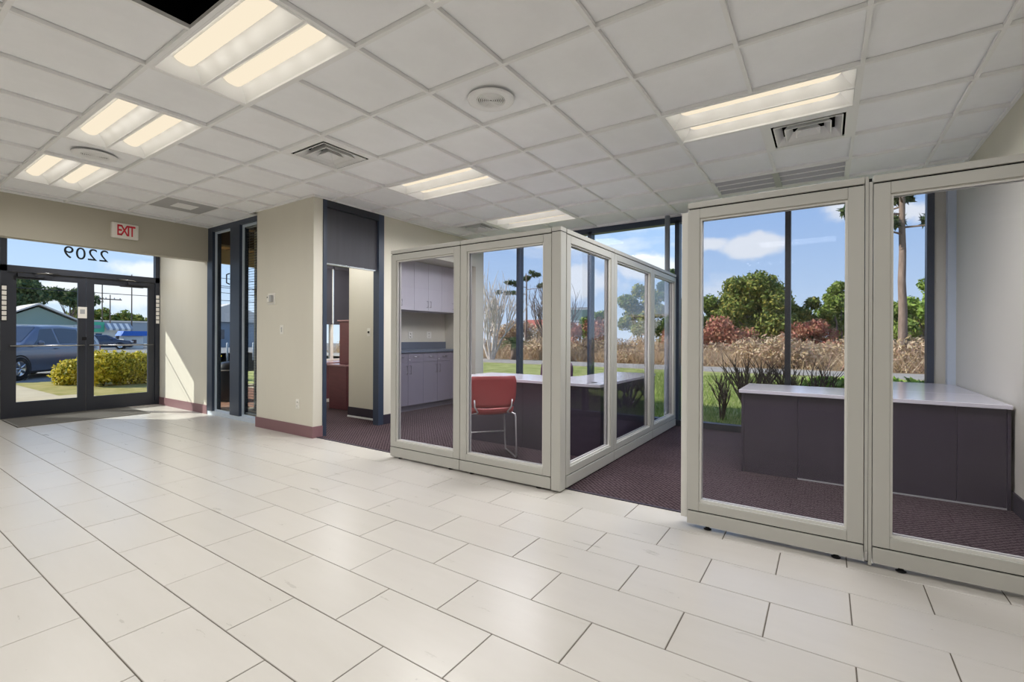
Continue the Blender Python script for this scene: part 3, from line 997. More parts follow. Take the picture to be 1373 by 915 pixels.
# ================================================================== glass partitions
PH = 2.08
def partition(label, a, b, origin, rz, end_left=False, end_right=False, zk=.018, group='glass office partitions', posts=()):
    """a panel running from a to b along its local x; its glazed face looks along local -y; thickness .075"""
    t = thing('glass_partition', label, 'partition', origin, rz, group)
    T = .075; sw = .072
    pf = 'partition_frame'
    MB().box(a, a + sw, 0, T, .115, 2.036).build('stile', pf, t, bevel=.003)
    MB().box(b - sw, b, 0, T, .115, 2.036).build('stile', pf, t, bevel=.003)
    MB().box(a + sw, b - sw, 0, T, 1.975, 2.036).build('top_rail', pf, t, bevel=.003)
    MB().box(a + sw, b - sw, 0, T, .115, .172).build('bottom_rail', pf, t, bevel=.003)
    MB().box(a + .006, b - .006, .012, T - .012, .10, .12).build('shadow_gap', 'black', t)
    MB().box(a + .006, b - .006, .012, T - .012, 2.03, 2.05).build('shadow_gap', 'black', t)
    MB().box(a, b, -.002, T + .002, 2.044, PH).build('top_cap', pf, t, bevel=.003)
    MB().box(a + .001, b - .001, -.003, T + .003, zk, .108).build('kick_plate', pf, t, bevel=.003)
    g0, g1 = a + sw, b - sw
    bd = MB()
    for y0_, y1_ in ((.014, .030), (T - .030, T - .014)):
        bd.box(g0, g0 + .012, y0_, y1_, .172, 1.975).box(g1 - .012, g1, y0_, y1_, .172, 1.975).box(g0 + .012, g1 - .012, y0_, y1_, .172, .186).box(g0 + .012, g1 - .012, y0_, y1_, 1.963, 1.975)
    bd.build('glazing_bead', 'partition_bead', t)
    MB().box(g0 + .004, g1 - .004, T / 2 - .003, T / 2 + .003, .176, 1.971).build('pane', 'partition_glass', t)
    for xx in (a + .12, b - .12):
        MB().lathe([(.0005, 0.003), (.022, 0.003), (.024, .006), (.012, .012), (.008, zk + .02)], c=(xx, T / 2 - .01, 0), n=14).build('levelling_foot', 'black', t)
    return t
YL = 3.27
p1 = partition('beige-framed glass panel at the left end, in front of the kitchenette', -3.62, -2.722, (0, YL, 0), 0)
p2 = partition('beige-framed glass panel with the red chair behind it', -2.716, -1.79, (0, YL, 0), 0)
cp = thing('corner_post', 'beige corner post where the front and side glass partitions meet', 'post', (-1.745, YL + .045, 0))
MB().box(-.041, .041, -.047, .047, .012, PH + .004).build('post', 'partition_frame', cp, bevel=.006)
MB().box(-.043, .043, -.049, .049, PH - .036, PH - .032).build('cap_joint', 'black', cp)
XS = -1.702
SY = [YL + .095, 4.385, 5.61, 6.66]
sl_ = ['side glass panel nearest the corner post, along the walkway', 'middle side glass panel along the walkway', 'farthest side glass panel, ending at the rear window']
for k in range(3):
    partition(sl_[k], SY[k] + .003, SY[k + 1] - .003, (XS, 0, 0), PI / 2)
YRP = 3.165
p6 = partition('glass panel right of the walkway, showing one end of the dark desk', -.737, .168, (0, YRP, 0), 0, zk=.028)
p7 = partition('rightmost glass panel, cut by the picture edge, with wall behind', .205, 1.09, (0, YRP, 0), 0, zk=.028)
jp = thing('joint_post', 'slim grey post between the two right glass panels', 'post', (.1865, YRP, 0))
MB().box(-.0155, -.001, .004, .071, .03, PH).build('channel', 'partition_frame', jp)
MB().box(.001, .0155, .004, .071, .01, PH - .03).build('channel', 'partition_frame', jp)
MB().box(-.014, .014, .012, .06, .02, PH - .01).build('gasket', 'black', jp)
MB().box(-.013, -.002, -.001, .004, .03, .08).build('bracket', 'steel', jp)
ej = thing('end_strip', 'thin white upright strip on the open end of the right partition', 'post', (-.763, YRP + .045, 0))
MB().box(-.02, .02, -.006, .05, .05, 2.03).build('strip', 'partition_bead', ej)

# ================================================================== kitchenette
def handle(parent, y, z, x, vertical=True, L=.10):
    if vertical:
        MB().tube([(x, y, z - L / 2), (x + .028, y, z - L / 2), (x + .028, y, z + L / 2), (x, y, z + L / 2)], .005, 6).build('handle', 'steel', parent)
    else:
        MB().tube([(x, y - L / 2, z), (x + .024, y - L / 2, z), (x + .024, y + L / 2, z), (x, y + L / 2, z)], .005, 6).build('handle', 'steel', parent)
XU = -5.50
for k, (ya, lb) in enumerate(((4.808, 'left pale lilac wall cabinet with two doors above the counter'), (5.463, 'middle pale lilac wall cabinet with two doors above the counter'), (6.118, 'right pale lilac wall cabinet, partly behind the panel frame'))):
    yb = min(ya + .655, 6.70)
    c = thing('wall_cabinet', lb, 'cabinet', (0, 0, 0), group='kitchenette wall cabinets')
    MB().box(-5.95, XU - .018, ya, yb, 1.645, 2.44).build('body', 'cabinet_upper', c)
    ym = ya + .3275
    for (p_, q_, hy) in ((ya, ym, ym - .035), (ym, yb, ym + .035)):
        d = MB().box(XU - .018, XU, p_ + .002, q_ - .002, 1.645, 2.437).build('door', 'cabinet_upper', c, bevel=.0015)
        handle(d, hy, 1.755, XU)
XL = -5.55
for k, (ya, yb, lb) in enumerate(((4.705, 5.035, 'narrow single grey base cabinet at the left end of the counter'), (5.035, 5.728, 'left grey base cabinet with two doors under the counter'), (5.728, 6.42, 'right grey base cabinet with two doors under the counter'), (6.42, 6.715, 'narrow end grey base cabinet behind the panel frame'))):
    c = thing('base_cabinet', lb, 'cabinet', (0, 0, 0), group='kitchenette base cabinets')
    MB().box(-5.95, XL - .018, ya, yb, .10, .955).box(-5.95, XL - .07, ya, yb, .004, .10).build('body', 'cabinet_lower', c)
    cols = [(ya, yb)] if yb - ya < .5 else [(ya, (ya + yb) / 2), ((ya + yb) / 2, yb)]
    for n_, (p_, q_) in enumerate(cols):
        dw = MB().box(XL - .018, XL, p_ + .002, q_ - .002, .80, .952).build('drawer', 'cabinet_lower', c, bevel=.0015)
        handle(dw, (p_ + q_) / 2, .885, XL, False)
        d = MB().box(XL - .018, XL, p_ + .002, q_ - .002, .105, .796).build('door', 'cabinet_lower', c, bevel=.0015)
        hy = q_ - .04 if n_ == 0 else p_ + .04
        handle(d, hy, .68, XL, True, .13)
    if len(cols) == 2:
        MB().lathe([(.0005, .012), (.009, .012), (.010, 0)], c=(XL, (ya + yb) / 2 + .03, .84), n=12, axis='x').build('lock', 'chrome', c)
ct = thing('countertop', 'slate blue countertop with a low backsplash over the base cabinets', 'countertop', (0, 0, 0))
MB().box(-5.95, XL + .025, 4.703, 6.717, .957, .997).build('slab', 'counter', ct, bevel=.004)
MB().box(-5.95, -5.93, 4.703, 6.717, .997, 1.125).build('backsplash', 'counter', ct)

# ================================================================== desks
def panelbox(parent, name, *b, m='desk_side'):
    return MB().box(*b).build(name, m, parent, bevel=.002)
dl = thing('office_desk', 'L-shaped dark desk with a glossy pale top in the left glass office', 'desk', (-2.6, 4.9, .004))
ox, oy = -2.6, 4.9
tp = MB().prism([(-3.66 - ox, 4.36 - oy), (-1.835 - ox, 4.36 - oy), (-1.835 - ox, 6.18 - oy), (-2.46 - ox, 6.18 - oy), (-2.46 - ox, 5.20 - oy), (-2.60 - ox, 5.06 - oy), (-3.66 - ox, 5.06 - oy)], .715, .745)
tp.build('desk_top', 'desk_top', dl, bevel=.003)
panelbox(dl, 'front_panel', -3.62 - ox, -2.75 - ox, 4.385 - oy, 4.405 - oy, 0, .715)
panelbox(dl, 'front_panel', -2.748 - ox, -1.86 - ox, 4.385 - oy, 4.405 - oy, 0, .715)
panelbox(dl, 'side_panel', -1.86 - ox, -1.84 - ox, 4.385 - oy, 6.16 - oy, 0, .715)
panelbox(dl, 'side_panel', -3.64 - ox, -3.62 - ox, 4.385 - oy, 5.03 - oy, 0, .715)
panelbox(dl, 'side_panel', -2.44 - ox, -1.86 - ox, 6.14 - oy, 6.16 - oy, 0, .715)
panelbox(dl, 'pedestal', -2.42 - ox, -1.90 - ox, 5.60 - oy, 6.10 - oy, .01, .70)
MB().lathe([(.0005, .748), (.03, .748), (.032, .745)], c=(-1.98 - ox, 4.55 - oy, 0), n=16).build('cable_grommet', 'black', dl)

dk = thing('office_desk', 'L-shaped dark purple desk with a pale top in the right glass office', 'desk', (.2, 5.1, .004))
ox, oy = .2, 5.1
MB().box(-.655 - ox, 1.085 - ox, 4.74 - oy, 5.458 - oy, .715, .745).build('desk_top', 'desk_top', dk, bevel=.003)
MB().box(.46 - ox, 1.085 - ox, 5.462 - oy, 6.62 - oy, .715, .745).build('return_top', 'desk_top', dk, bevel=.003)
panelbox(dk, 'front_panel', -.615 - ox, -.20 - ox, 4.765 - oy, 4.785 - oy, .0, .715)
panelbox(dk, 'front_panel', -.198 - ox, .80 - ox, 4.765 - oy, 4.785 - oy, .008, .715)
panelbox(dk, 'front_panel', .802 - ox, 1.06 - ox, 4.765 - oy, 4.785 - oy, .008, .715)
panelbox(dk, 'side_panel', -.635 - ox, -.615 - ox, 4.755 - oy, 5.44 - oy, .0, .715)
panelbox(dk, 'side_panel', 1.06 - ox, 1.08 - ox, 4.755 - oy, 6.60 - oy, .0, .715)
panelbox(dk, 'side_panel', .48 - ox, .50 - ox, 5.47 - oy, 6.60 - oy, .0, .715)
panelbox(dk, 'side_panel', .50 - ox, 1.06 - ox, 6.58 - oy, 6.60 - oy, .0, .715)
MB().box(-.2 - ox, 1.06 - ox, 4.757 - oy, 4.765 - oy, .0, .010).build('scuff_strip', 'plastic_grey', dk)
panelbox(dk, 'pedestal', -.60 - ox, -.15 - ox, 4.80 - oy, 5.40 - oy, .01, .70)

# ================================================================== red stacking chair
rc = thing('stacking_chair', 'red plastic stacking chair on a chrome sled frame behind the glass', 'chair', (-2.87, 3.90, .004), rz=math.radians(49.5))
# local: seat faces +y, back at -y (towards the camera), width along x
shell = MB(); shell.smooth = True
rows = []
for k in range(9):
    v = k / 8
    z = .515 + .315 * v
    w = .235 - .035 * max(0, (.28 - v) / .28) - .02 * max(0, (v - .85) / .15)
    y = -.205 - .055 * v
    rows.append([(u * w, y - .03 * (1 - u * u) + .0, z) for u in np.linspace(-1, 1, 11)])
shell.grid(rows)
so = shell.build('backrest', 'red_plastic', rc)
so.modifiers.new('t', 'SOLIDIFY').thickness = .012
seat = MB(); seat.smooth = True
rows = []
for k in range(11):
    v = k / 10
    y = -.205 + .43 * v
    z = .455 - .02 * math.sin(PI * v) + (.05 * max(0, .12 - v) / .12) - .03 * max(0, (v - .85) / .15) ** 2
    w = .215 + .012 * math.sin(PI * v)
    rows.append([(u * w, y, z + .018 * u * u) for u in np.linspace(-1, 1, 11)])
seat.grid(rows)
so = seat.build('seat', 'red_plastic', rc)
so.modifiers.new('t', 'SOLIDIFY').thickness = .012
def side_frame(sx):
    x = .245 * sx
    return [(x, .20, .010), (x, -.19, .010), (x - .0 * sx, -.215, .03), (x - .008 * sx, -.215, .42), (x - .012 * sx, -.20, .445), (x - .03 * sx, .16, .438), (x - .02 * sx, .185, .42), (x, .20, .03), (x, .20, .010)]
for sx in (-1, 1):
    MB().tube(side_frame(sx), .008, 8).build('sled_leg', 'chrome', rc)
    MB().tube([(.21 * sx, -.10, .444), (.16 * sx, -.20, .462), (.15 * sx, -.225, .475), (.185 * sx, -.245, .53), (.19 * sx, -.25, .60)], .008, 8).build('back_support', 'chrome', rc)
MB().tube([(-.235, .02, .438), (.235, .02, .438)], .008, 8).build('cross_bar', 'chrome', rc)
MB().tube([(-.24, .19, .20), (.24, .19, .20)], .007, 8).build('cross_bar', 'chrome', rc)

# second chair, its back just showing over the desk
oc = thing('office_chair', 'dark purple chair behind the left desk, only its backrest showing', 'chair', (-3.12, 5.62, .004))
bk = MB(); bk.smooth = True
rows = []
for k in range(8):
    v = k / 7
    w = .24 - .03 * max(0, (v - .75) / .25) ** 2 - .02 * max(0, (.2 - v) / .2)
    rows.append([(u * w, .19 + .04 * v + .04 * (1 - u * u), .52 + .34 * v) for u in np.linspace(-1, 1, 9)])
bk.grid(rows)
bo = bk.build('backrest', 'office_chair', oc)
bo.modifiers.new('t', 'SOLIDIFY').thickness = .04
st = MB(); st.smooth = True
st.grid([[(u * .24, -.22 + .44 * k / 6, .46 + .012 * u * u - .01 * math.sin(PI * k / 6)) for u in np.linspace(-1, 1, 9)] for k in range(7)])
so = st.build('seat', 'office_chair', oc); so.modifiers.new('t', 'SOLIDIFY').thickness = .05
for sx in (-1, 1):
    MB().tube([(.24 * sx, -.2, .01), (.24 * sx, -.2, .42), (.24 * sx, .22, .43), (.24 * sx, .25, .62)], .011, 8).build('leg', 'chrome', oc)
    MB().tube([(.24 * sx, -.2, .42), (.24 * sx, .20, .42), (.24 * sx, .22, .01)], .011, 8).build('leg', 'chrome', oc)

# ================================================================== office seen through the dark doorway
ow = struct(MB().box(-8.27, -8.20, 5.55, 6.70, 2.58, 2.66), 'window_4', 'dark_frame')
MB().box(-8.27, -8.20, 5.55, 6.70, .70, .77).build('sill', 'plastic_white', ow)
for y in (5.58, 5.86, 6.67):
    MB().box(-8.27, -8.20, y - .03, y + .03, .77, 2.58).build('mullion', 'plastic_white' if y == 5.86 else 'pale_blue_trim', ow)
for a, b in ((5.61, 5.83), (5.89, 6.64)):
    MB().box(-8.238, -8.232, a, b, .77, 2.58).build('pane', 'window_glass', ow)
for lb, (a, b) in (('dark horizontal blind over the narrow office window, lowered half way', (5.60, 5.84)), ('dark horizontal blind over the wide office window, lowered half way', (5.88, 6.65))):
    bl = thing('window_blind', lb, 'blind', (-8.17, (a + b) / 2, 0), group='office window blinds')
    h = (b - a) / 2
    MB().box(-.02, .02, -h, h, 2.56, 2.62).build('head_rail', 'blind', bl)
    for k in range(46):
        z = 1.49 + k * .0235
        MB().add([(-.006, -h, z + .013), (-.006, h, z + .013), (.006, h, z - .013), (.006, -h, z - .013), (-.0048, -h, z + .0136), (-.0048, h, z + .0136), (.0072, h, z - .0124), (.0072, -h, z - .0124)],
                 [(0, 1, 2, 3), (7, 6, 5, 4), (0, 3, 7, 4), (1, 5, 6, 2)]).build('slat', 'blind', bl)
    MB().box(-.016, .016, -h, h, 1.455, 1.478).build('bottom_rail', 'blind', bl)
wd = thing('window_desk', 'maroon desk with a pale top under the office window', 'desk', (-7.86, 5.9, .004))
MB().box(-.33, .30, -.95, .78, .705, .735).build('desk_top', 'maroon_top', wd, bevel=.003)
MB().box(.22, .24, -.93, .76, .06, .705).build('front_panel', 'maroon_wood', wd)
MB().box(-.30, .24, -.93, -.91, .0, .705).build('side_panel', 'maroon_wood', wd)
MB().box(-.30, .24, -.0, .02, .0, .705).build('side_panel', 'maroon_wood', wd)
MB().box(.235, .25, -.93, .76, .0, .06).build('kick_rail', 'plastic_white', wd)
cz_ = thing('credenza', 'tall maroon cabinet standing just inside the dark doorway', 'cabinet', (-6.72, 5.13, .004))
MB().box(-.23, .23, -.22, .22, 0, .715).build('body', 'maroon_wood', cz_, bevel=.006)
MB().box(-.26, .25, -.24, .24, .715, .745).build('top', 'maroon_top', cz_, bevel=.004)
for k in range(3):
    d_ = MB().box(-.245, -.23, -.2, .2, .05 + k * .215, .25 + k * .215).build('drawer', 'maroon_wood', cz_)
    MB().tube([(-.245, -.05, .15 + k * .215), (-.27, -.05, .15 + k * .215), (-.27, .05, .15 + k * .215), (-.245, .05, .15 + k * .215)], .005, 6).build('handle', 'steel', d_)
hu = thing('hutch', 'narrow upright maroon hutch on top of the maroon cabinet', 'hutch', (-6.62, 5.16, .749))
MB().box(-.16, .16, -.17, .17, 0, .72).build('body', 'maroon_wood', hu, bevel=.006)
MB().box(-.20, .18, -.19, .19, .72, .745).build('top', 'maroon_top', hu, bevel=.003)

# =================================================================================================== OUTDOORS
random.seed(11)
rng = np.random.default_rng(5)
GZ = -.15


def leafcloud(name, m, blobs, n, size, parent=None, flat=0.0, aspect=1.7, shell=0.55, **tags):
    """n loose leaves scattered through ellipsoids [(cx,cy,cz,rx,ry,rz)], denser towards their skins"""
    bl = np.array(blobs, float)
    vol = bl[:, 3] * bl[:, 4] * bl[:, 5]
    idx = rng.choice(len(bl), n, p=vol ** .67 / (vol ** .67).sum())
    d = rng.normal(size=(n, 3)); d /= np.linalg.norm(d, axis=1)[:, None]
    r = (shell + (1 - shell) * rng.random(n) ** .5) * (1 + .12 * rng.normal(size=n))
    c = bl[idx, :3] + d * bl[idx, 3:6] * r[:, None]
    nrm = d * .9 + rng.normal(size=(n, 3)) * .7; nrm[:, 2] += flat
    nrm /= np.linalg.norm(nrm, axis=1)[:, None]
    t = np.cross(nrm, rng.normal(size=(n, 3))); t /= np.linalg.norm(t, axis=1)[:, None]
    b = np.cross(nrm, t)
    s = size * (.6 + .8 * rng.random(n))[:, None]
    V = np.stack([c - t * s * aspect / 2, c + b * s * .38, c + t * s * aspect / 2, c - b * s * .38], 1).reshape(-1, 3)
    Fc = np.arange(4 * n).reshape(n, 4)
    return fastmesh(name, V, Fc, m, parent, **tags)


def fastmesh(name, V, Fc, m, parent=None, **tags):
    k = Fc.shape[1]
    me = bpy.data.meshes.new(name)
    me.vertices.add(len(V)); me.vertices.foreach_set('co', np.asarray(V, np.float32).ravel())
    me.loops.add(Fc.size); me.loops.foreach_set('vertex_index', Fc.astype(np.int32).ravel())
    me.polygons.add(len(Fc)); me.polygons.foreach_set('loop_start', (np.arange(len(Fc)) * k).astype(np.int32))
    me.polygons.foreach_set('loop_total', np.full(len(Fc), k, np.int32))
    me.materials.append(MATS[m])
    me.update(calc_edges=True)
    return link(name, me, parent, **tags)


def blades(name, m, pts, h, w, lean=.35, parent=None, **tags):
    n = len(pts)
    a = rng.random(n) * 2 * PI
    hh = h * (.55 + .7 * rng.random(n))
    ww = w * (.7 + .6 * rng.random(n))
    dx = np.stack([np.cos(a), np.sin(a), np.zeros(n)], 1)
    la = rng.random(n) * 2 * PI
    top = pts + np.stack([np.cos(la) * lean * hh, np.sin(la) * lean * hh, hh], 1)
    V = np.stack([pts - dx * ww[:, None] / 2, pts + dx * ww[:, None] / 2, top], 1).reshape(-1, 3)
    return fastmesh(name, V, np.arange(3 * n).reshape(n, 3), m, parent, **tags)


def branch(mb, p, d, L, r, depth, spread=.5, up=.15, kids=3, seg=4, tips=None, shrink=.68):
    pts = [p.copy()]; q = p.copy(); dd = d.normalized()
    for k in range(seg):
        dd = (dd + Vector((random.gauss(0, .09), random.gauss(0, .09), random.gauss(0, .06) + up * .25))).normalized()
        q = q + dd * (L / seg)
        pts.append(q.copy())
    n = 6 if r > .03 else (5 if r > .012 else 3)
    mb.tube(pts, [r * (1 - .45 * k / seg) for k in range(seg + 1)], n, cap=False)
    if depth == 0:
        if tips is not None: tips.append(q)
        return
    for k in range(kids):
        f = random.uniform(.45, 1.0) if k < kids - 1 else 1.0
        i = min(int(f * seg), seg)
        nd = (dd + Vector((random.uniform(-1, 1), random.uniform(-1, 1), random.uniform(-.2, .6) + up)) * spread).normalized()
        branch(mb, pts[i], nd, L * shrink * random.uniform(.8, 1.1), r * .58, depth - 1, spread, up, kids, max(2, seg - 1), tips, shrink)


# ------------------------------------------------------------------ ground
def outdoor(name, m, label, cat, *boxes, kind=None):
    mb = MB()
    for b in boxes: mb.box(*b)
    o = mb.build(name, m, None)
    if kind: tag(o, label, None, None, kind)
    else: tag(o, label, cat)
    return o
outdoor('lawn', 'lawn', 'green lawn outside the rear windows', 'lawn', (-8.3, 30, 6.82, 20.4, -.6, GZ), (-40, -8.3, 6.82, 20.4, -.6, GZ), (-32, -12.2, 5.6, 6.82, -.6, GZ), kind='structure')
outdoor('path', 'path', 'pale concrete footpath across the lawn', 'path', (-40, 30, 20.4, 23.6, -.6, GZ + .03), kind='structure')
outdoor('field', 'field_soil', 'dry field behind the footpath', 'field', (-40, 60, 23.6, 90, -.6, GZ - .02), kind='structure')
outdoor('sidewalk', 'concrete', 'pale concrete walk before the entrance', 'sidewalk', (-13.4, XE - .05, -12, 3.36, -.6, -.06), (-18.5, -13.4, -12, 3.0, -.6, -.10), kind='structure')
outdoor('verge', 'verge', 'grass strip under the yellow hedge', 'verge', (-18.5, -13.4, 3.0, 5.6, -.6, GZ + .04), (-13.4, -12.2, 3.36, 5.6, -.6, GZ + .04), kind='structure')
outdoor('road', 'asphalt', 'grey parking lot and road beyond the hedge', 'road', (-90, -18.5, -30, 60, -.6, GZ), kind='structure')
pv = struct(MB().box(-12.2, -8.25, 3.48, 6.82, -.6, -.075), 'pavement', 'concrete')
random.seed(21)
pm = MB().tile(-.145, .145, -.07, .07, -.02, 0, .006).mesh('paver', 'brick_paver')
for i in range(12):
    for j in range(14):
        x, y = -12.05 + i * .3 + (.15 if j % 2 else 0), 4.1 + j * .15
        if x > -8.45: continue
        link('paver', pm, pv, (x, y, -.062))
struct(MB().box(-8.25, -6.47, 3.47, 4.35, -.6, -.05), 'floor', 'concrete')
kb = struct(MB().box(-12.4, -12.2, 3.5, 6.82, -.6, -.03), 'kerb', 'concrete')

# ------------------------------------------------------------------ porch roof along the front
pr_ = struct(MB().box(-11.6, XE - .12, -6, 3.48, 3.10, 3.2).box(-11.6, -6.47, 3.48, 6.95, 3.22, 3.3), 'roof', 'soffit')
MB().box(-11.66, -11.52, -6, 6.95, 2.90, 3.35).build('fascia', 'fascia', pr_)
MB().box(-9.35, -9.15, 3.48, 6.95, 2.90, 3.22).build('beam', 'beam_wood', pr_)
MB().box(-7.9, -7.75, 3.6, 4.33, 2.98, 3.22).build('beam', 'beam_wood', pr_)
for k in range(13):
    MB().box(-11.5, -6.5, 3.55 + k * .26, 3.555 + k * .26 + .01, 3.212, 3.222).build('plank_joint', 'beam_wood', pr_)
big = struct(MB().box(-10.2, 4.7, -3.3, 6.95, 3.36, 3.5), 'roof', 'soffit')

# bin on the porch
bn = thing('litter_bin', 'dark grey rounded litter bin on the porch outside the left tall window', 'bin', (-9.75, 4.62, -.06))
MB().lathe([(.001, 0), (.21, 0), (.23, .04), (.25, .55), (.25, .62), (.22, .70), (.12, .76), (.001, .78)], n=20).build('barrel', 'dark_frame', bn)
MB().box(.17, .255, -.11, .11, .50, .60).build('flap', 'black', bn)
MB().lathe([(.252, .60), (.262, .60), (.262, .625), (.252, .625)], n=20).build('rim', 'plastic_grey', bn)
# ------------------------------------------------------------------ hedges
def hedge(label, blobs, n, stems):
    h = thing('hedge', label, 'hedge', (0, 0, 0), group='yellow-green clipped hedges')
    leafcloud('foliage', 'leaf_hedge', blobs, n, .052, h, shell=.72)
    mb = MB()
    for (x, y) in stems:
        for q in range(5):
            mb.tube([(x, y, GZ), (x + random.uniform(-.1, .1), y + random.uniform(-.1, .1), .2), (x + random.uniform(-.25, .25), y + random.uniform(-.25, .25), .5)], [.018, .014, .006], 5)
    mb.build('stem', 'dark_twig', h)
hedge('round yellow-green bush in front of the parked vehicle, seen in the left door', [(-16.9, 3.98, .16, .40, .42, .36), (-17.1, 4.25, .2, .35, .35, .36)], 7500, [(-16.95, 4.05)])
hb_ = []
for k in range(7):
    y = 4.25 + k * .42
    hb_.append((-15.8 - .02 * k + random.uniform(-.06, .06), y, .36 + random.uniform(-.05, .05), .42, .38, .42))
hedge('long yellow-green hedge seen through the right entrance door', hb_, 20000, [(-15.8, 4.3 + k * .6) for k in range(5)])

# ------------------------------------------------------------------ vehicles
def car(name, label, loc, rz, prof, belt, halfw, wheelx, wr, paint, glassx):
    """prof: (x, roof z) pairs along the length, nose at +x; belt: z of the shoulder; glassx: side window spans"""
    c = thing(name, label, 'car', loc, rz)
    def roof(x):
        for (xa, za), (xb, zb) in zip(prof, prof[1:]):
            if xa <= x <= xb: return za + (zb - za) * (x - xa) / (xb - xa)
        return prof[-1][1]
    L0, L1 = prof[0][0], prof[-1][0]
    def wid(x):
        e = min((x - L0), (L1 - x))
        return halfw * (1 - .18 * max(0, 1 - e / .7) ** 2)
    def section(x):
        zt = roof(x); w = wid(x); zb_ = .26
        sh = min(belt, zt - .03)
        tw_ = w if zt - belt < .15 else w - .30 * (zt - belt) / .6
        return [(w * .93, zb_), (w * .99, zb_ + .12), (w, (zb_ + sh) / 2), (w * .985, sh - .06), (w * .95, sh), (tw_ + .02, zt - .05), (tw_ - .08, zt), (0, zt + .012)]
    xs = sorted(set(list(np.linspace(L0, L1, 34)) + [p[0] for p in prof]))
    body = MB(); body.smooth = True
    rows = []
    for x in xs:
        s_ = section(x)
        rows.append([(x, y, z) for y, z in s_] + [(x, -y, z) for y, z in s_[-2::-1]])
    body.grid(rows)
    for i in (0, -1):
        r = rows[i]; body.add(r, [tuple(range(len(r)))])
    body.add([(L0, .0, .26)], [])
    body.build('body', paint, c)
    MB().box(L0 + .1, L1 - .1, -halfw * .9, halfw * .9, .2, .34).build('underbody', 'car_black', c)
    def side_pt(x, f, sgn):
        zt = roof(x); s_ = section(x)
        (ya, za), (yb, zb2) = s_[4], s_[5]
        return (x, sgn * (ya + (yb - ya) * f + .006), za + (zb2 - za) * f)
    for sgn in (-1, 1):
        for (xa, xb, xa2, xb2) in glassx:          # bottom span, top span
            g_ = MB(); rr = []
            for f in (.06, .5, .93):
                a = xa + (xa2 - xa) * f; b = xb + (xb2 - xb) * f
                rr.append([side_pt(a + (b - a) * q / 6, f, sgn) for q in range(7)])
            g_.grid(rr)
            g_.build('side_window', 'car_glass', c)
        for hx in (glassx[0][0] + .25, glassx[-1][0] + .15):
            MB().tube([(hx - .09, sgn * (halfw + .005), belt - .12), (hx, sgn * (halfw + .025), belt - .12), (hx + .09, sgn * (halfw + .005), belt - .12)], .012, 6).build('door_handle', paint, c)
        MB().lathe([(.001, -.06), (.07, -.05), (.085, .0), (.06, .05), (.001, .06)], c=(glassx[-1][1] - .12, sgn * (halfw + .10), belt + .06), n=12, axis='x').build('mirror', paint, c)
        MB().box(L0 - .01, L0 + .16, sgn * (wid(L0) - .12), sgn * (wid(L0) + .012), belt - .28, belt - .02).build('tail_light', 'tail_red', c, bevel=.02)
        MB().box(L1 - .22, L1 - .02, sgn * (wid(L1) - .2), sgn * (wid(L1) + .01), belt - .26, belt - .12).build('head_light', 'chrome', c, bevel=.02)
    for x in wheelx:
        for sgn in (-1, 1):
            y = sgn * (halfw - .10)
            wh = MB().lathe([(wr * .62, -.10), (wr * .95, -.11), (wr, -.07), (wr, .07), (wr * .95, .11), (wr * .62, .10)], c=(x, y, wr), n=24, axis='y').build('wheel', 'tyre', c)
            rim = MB().lathe([(wr * .64, sgn * .085), (wr * .60, sgn * .10), (wr * .55, sgn * .08), (wr * .15, sgn * .085), (.001, sgn * .09)], c=(x, y, wr), n=24, axis='y')
            for k in range(5):
                a = k * 2 * PI / 5
                rim.tube([(x, y + sgn * .1, wr), (x + math.cos(a) * wr * .58, y + sgn * .098, wr + math.sin(a) * wr * .58)], .03, 5)
            rim.build('rim', 'steel', wh)
            MB().lathe([(wr * 1.03, .0), (wr * 1.15, .0)], c=(x, sgn * (halfw + .004), wr), n=24, axis='y').build('wheel_arch', 'car_black', c)
    ws = MB()
    fx = [p for p in prof if p[1] > belt + .1]
    xa, xb = fx[-1][0], [p for p in prof if p[0] > fx[-1][0]][0][0]
    r1 = [(xb - .06, y, roof(xb - .06) + .012) for y in np.linspace(-halfw * .80, halfw * .80, 5)]
    r0 = [(xa + .05, y, roof(xa + .05) + .016) for y in np.linspace(-halfw * .60, halfw * .60, 5)]
    ws.grid([r0, r1]).build('windscreen', 'car_glass', c)
    return c
ang = math.atan2(-2.6, 2.3)
f_ = Vector((math.cos(ang), math.sin(ang)))
car('parked_suv', 'blue-grey SUV parked outside the entrance doors', (-21.6, 3.87, GZ), math.radians(-46),
    [(-2.35, .95), (-2.28, 1.25), (-1.95, 1.62), (-.6, 1.70), (.35, 1.66), (1.25, 1.12), (2.1, .98), (2.38, .72)], 1.06, .93, (-1.42, 1.46), .36, 'car_blue',
    [(-2.05, -1.28, -1.85, -1.30), (-1.2, -.18, -1.22, -.2), (-.1, .95, -.12, .38)])
car('parked_sedan', 'dark blue sedan parked far across the road', (-59.5, 16.2, GZ), math.radians(68),
    [(-2.3, .9), (-1.7, 1.02), (-1.0, 1.40), (.3, 1.44), (1.2, .98), (2.2, .82), (2.35, .6)], .95, .9, (-1.4, 1.4), .33, 'car_dark',
    [(-1.35, -.3, -.98, -.3), (-.22, .85, -.22, .3)])

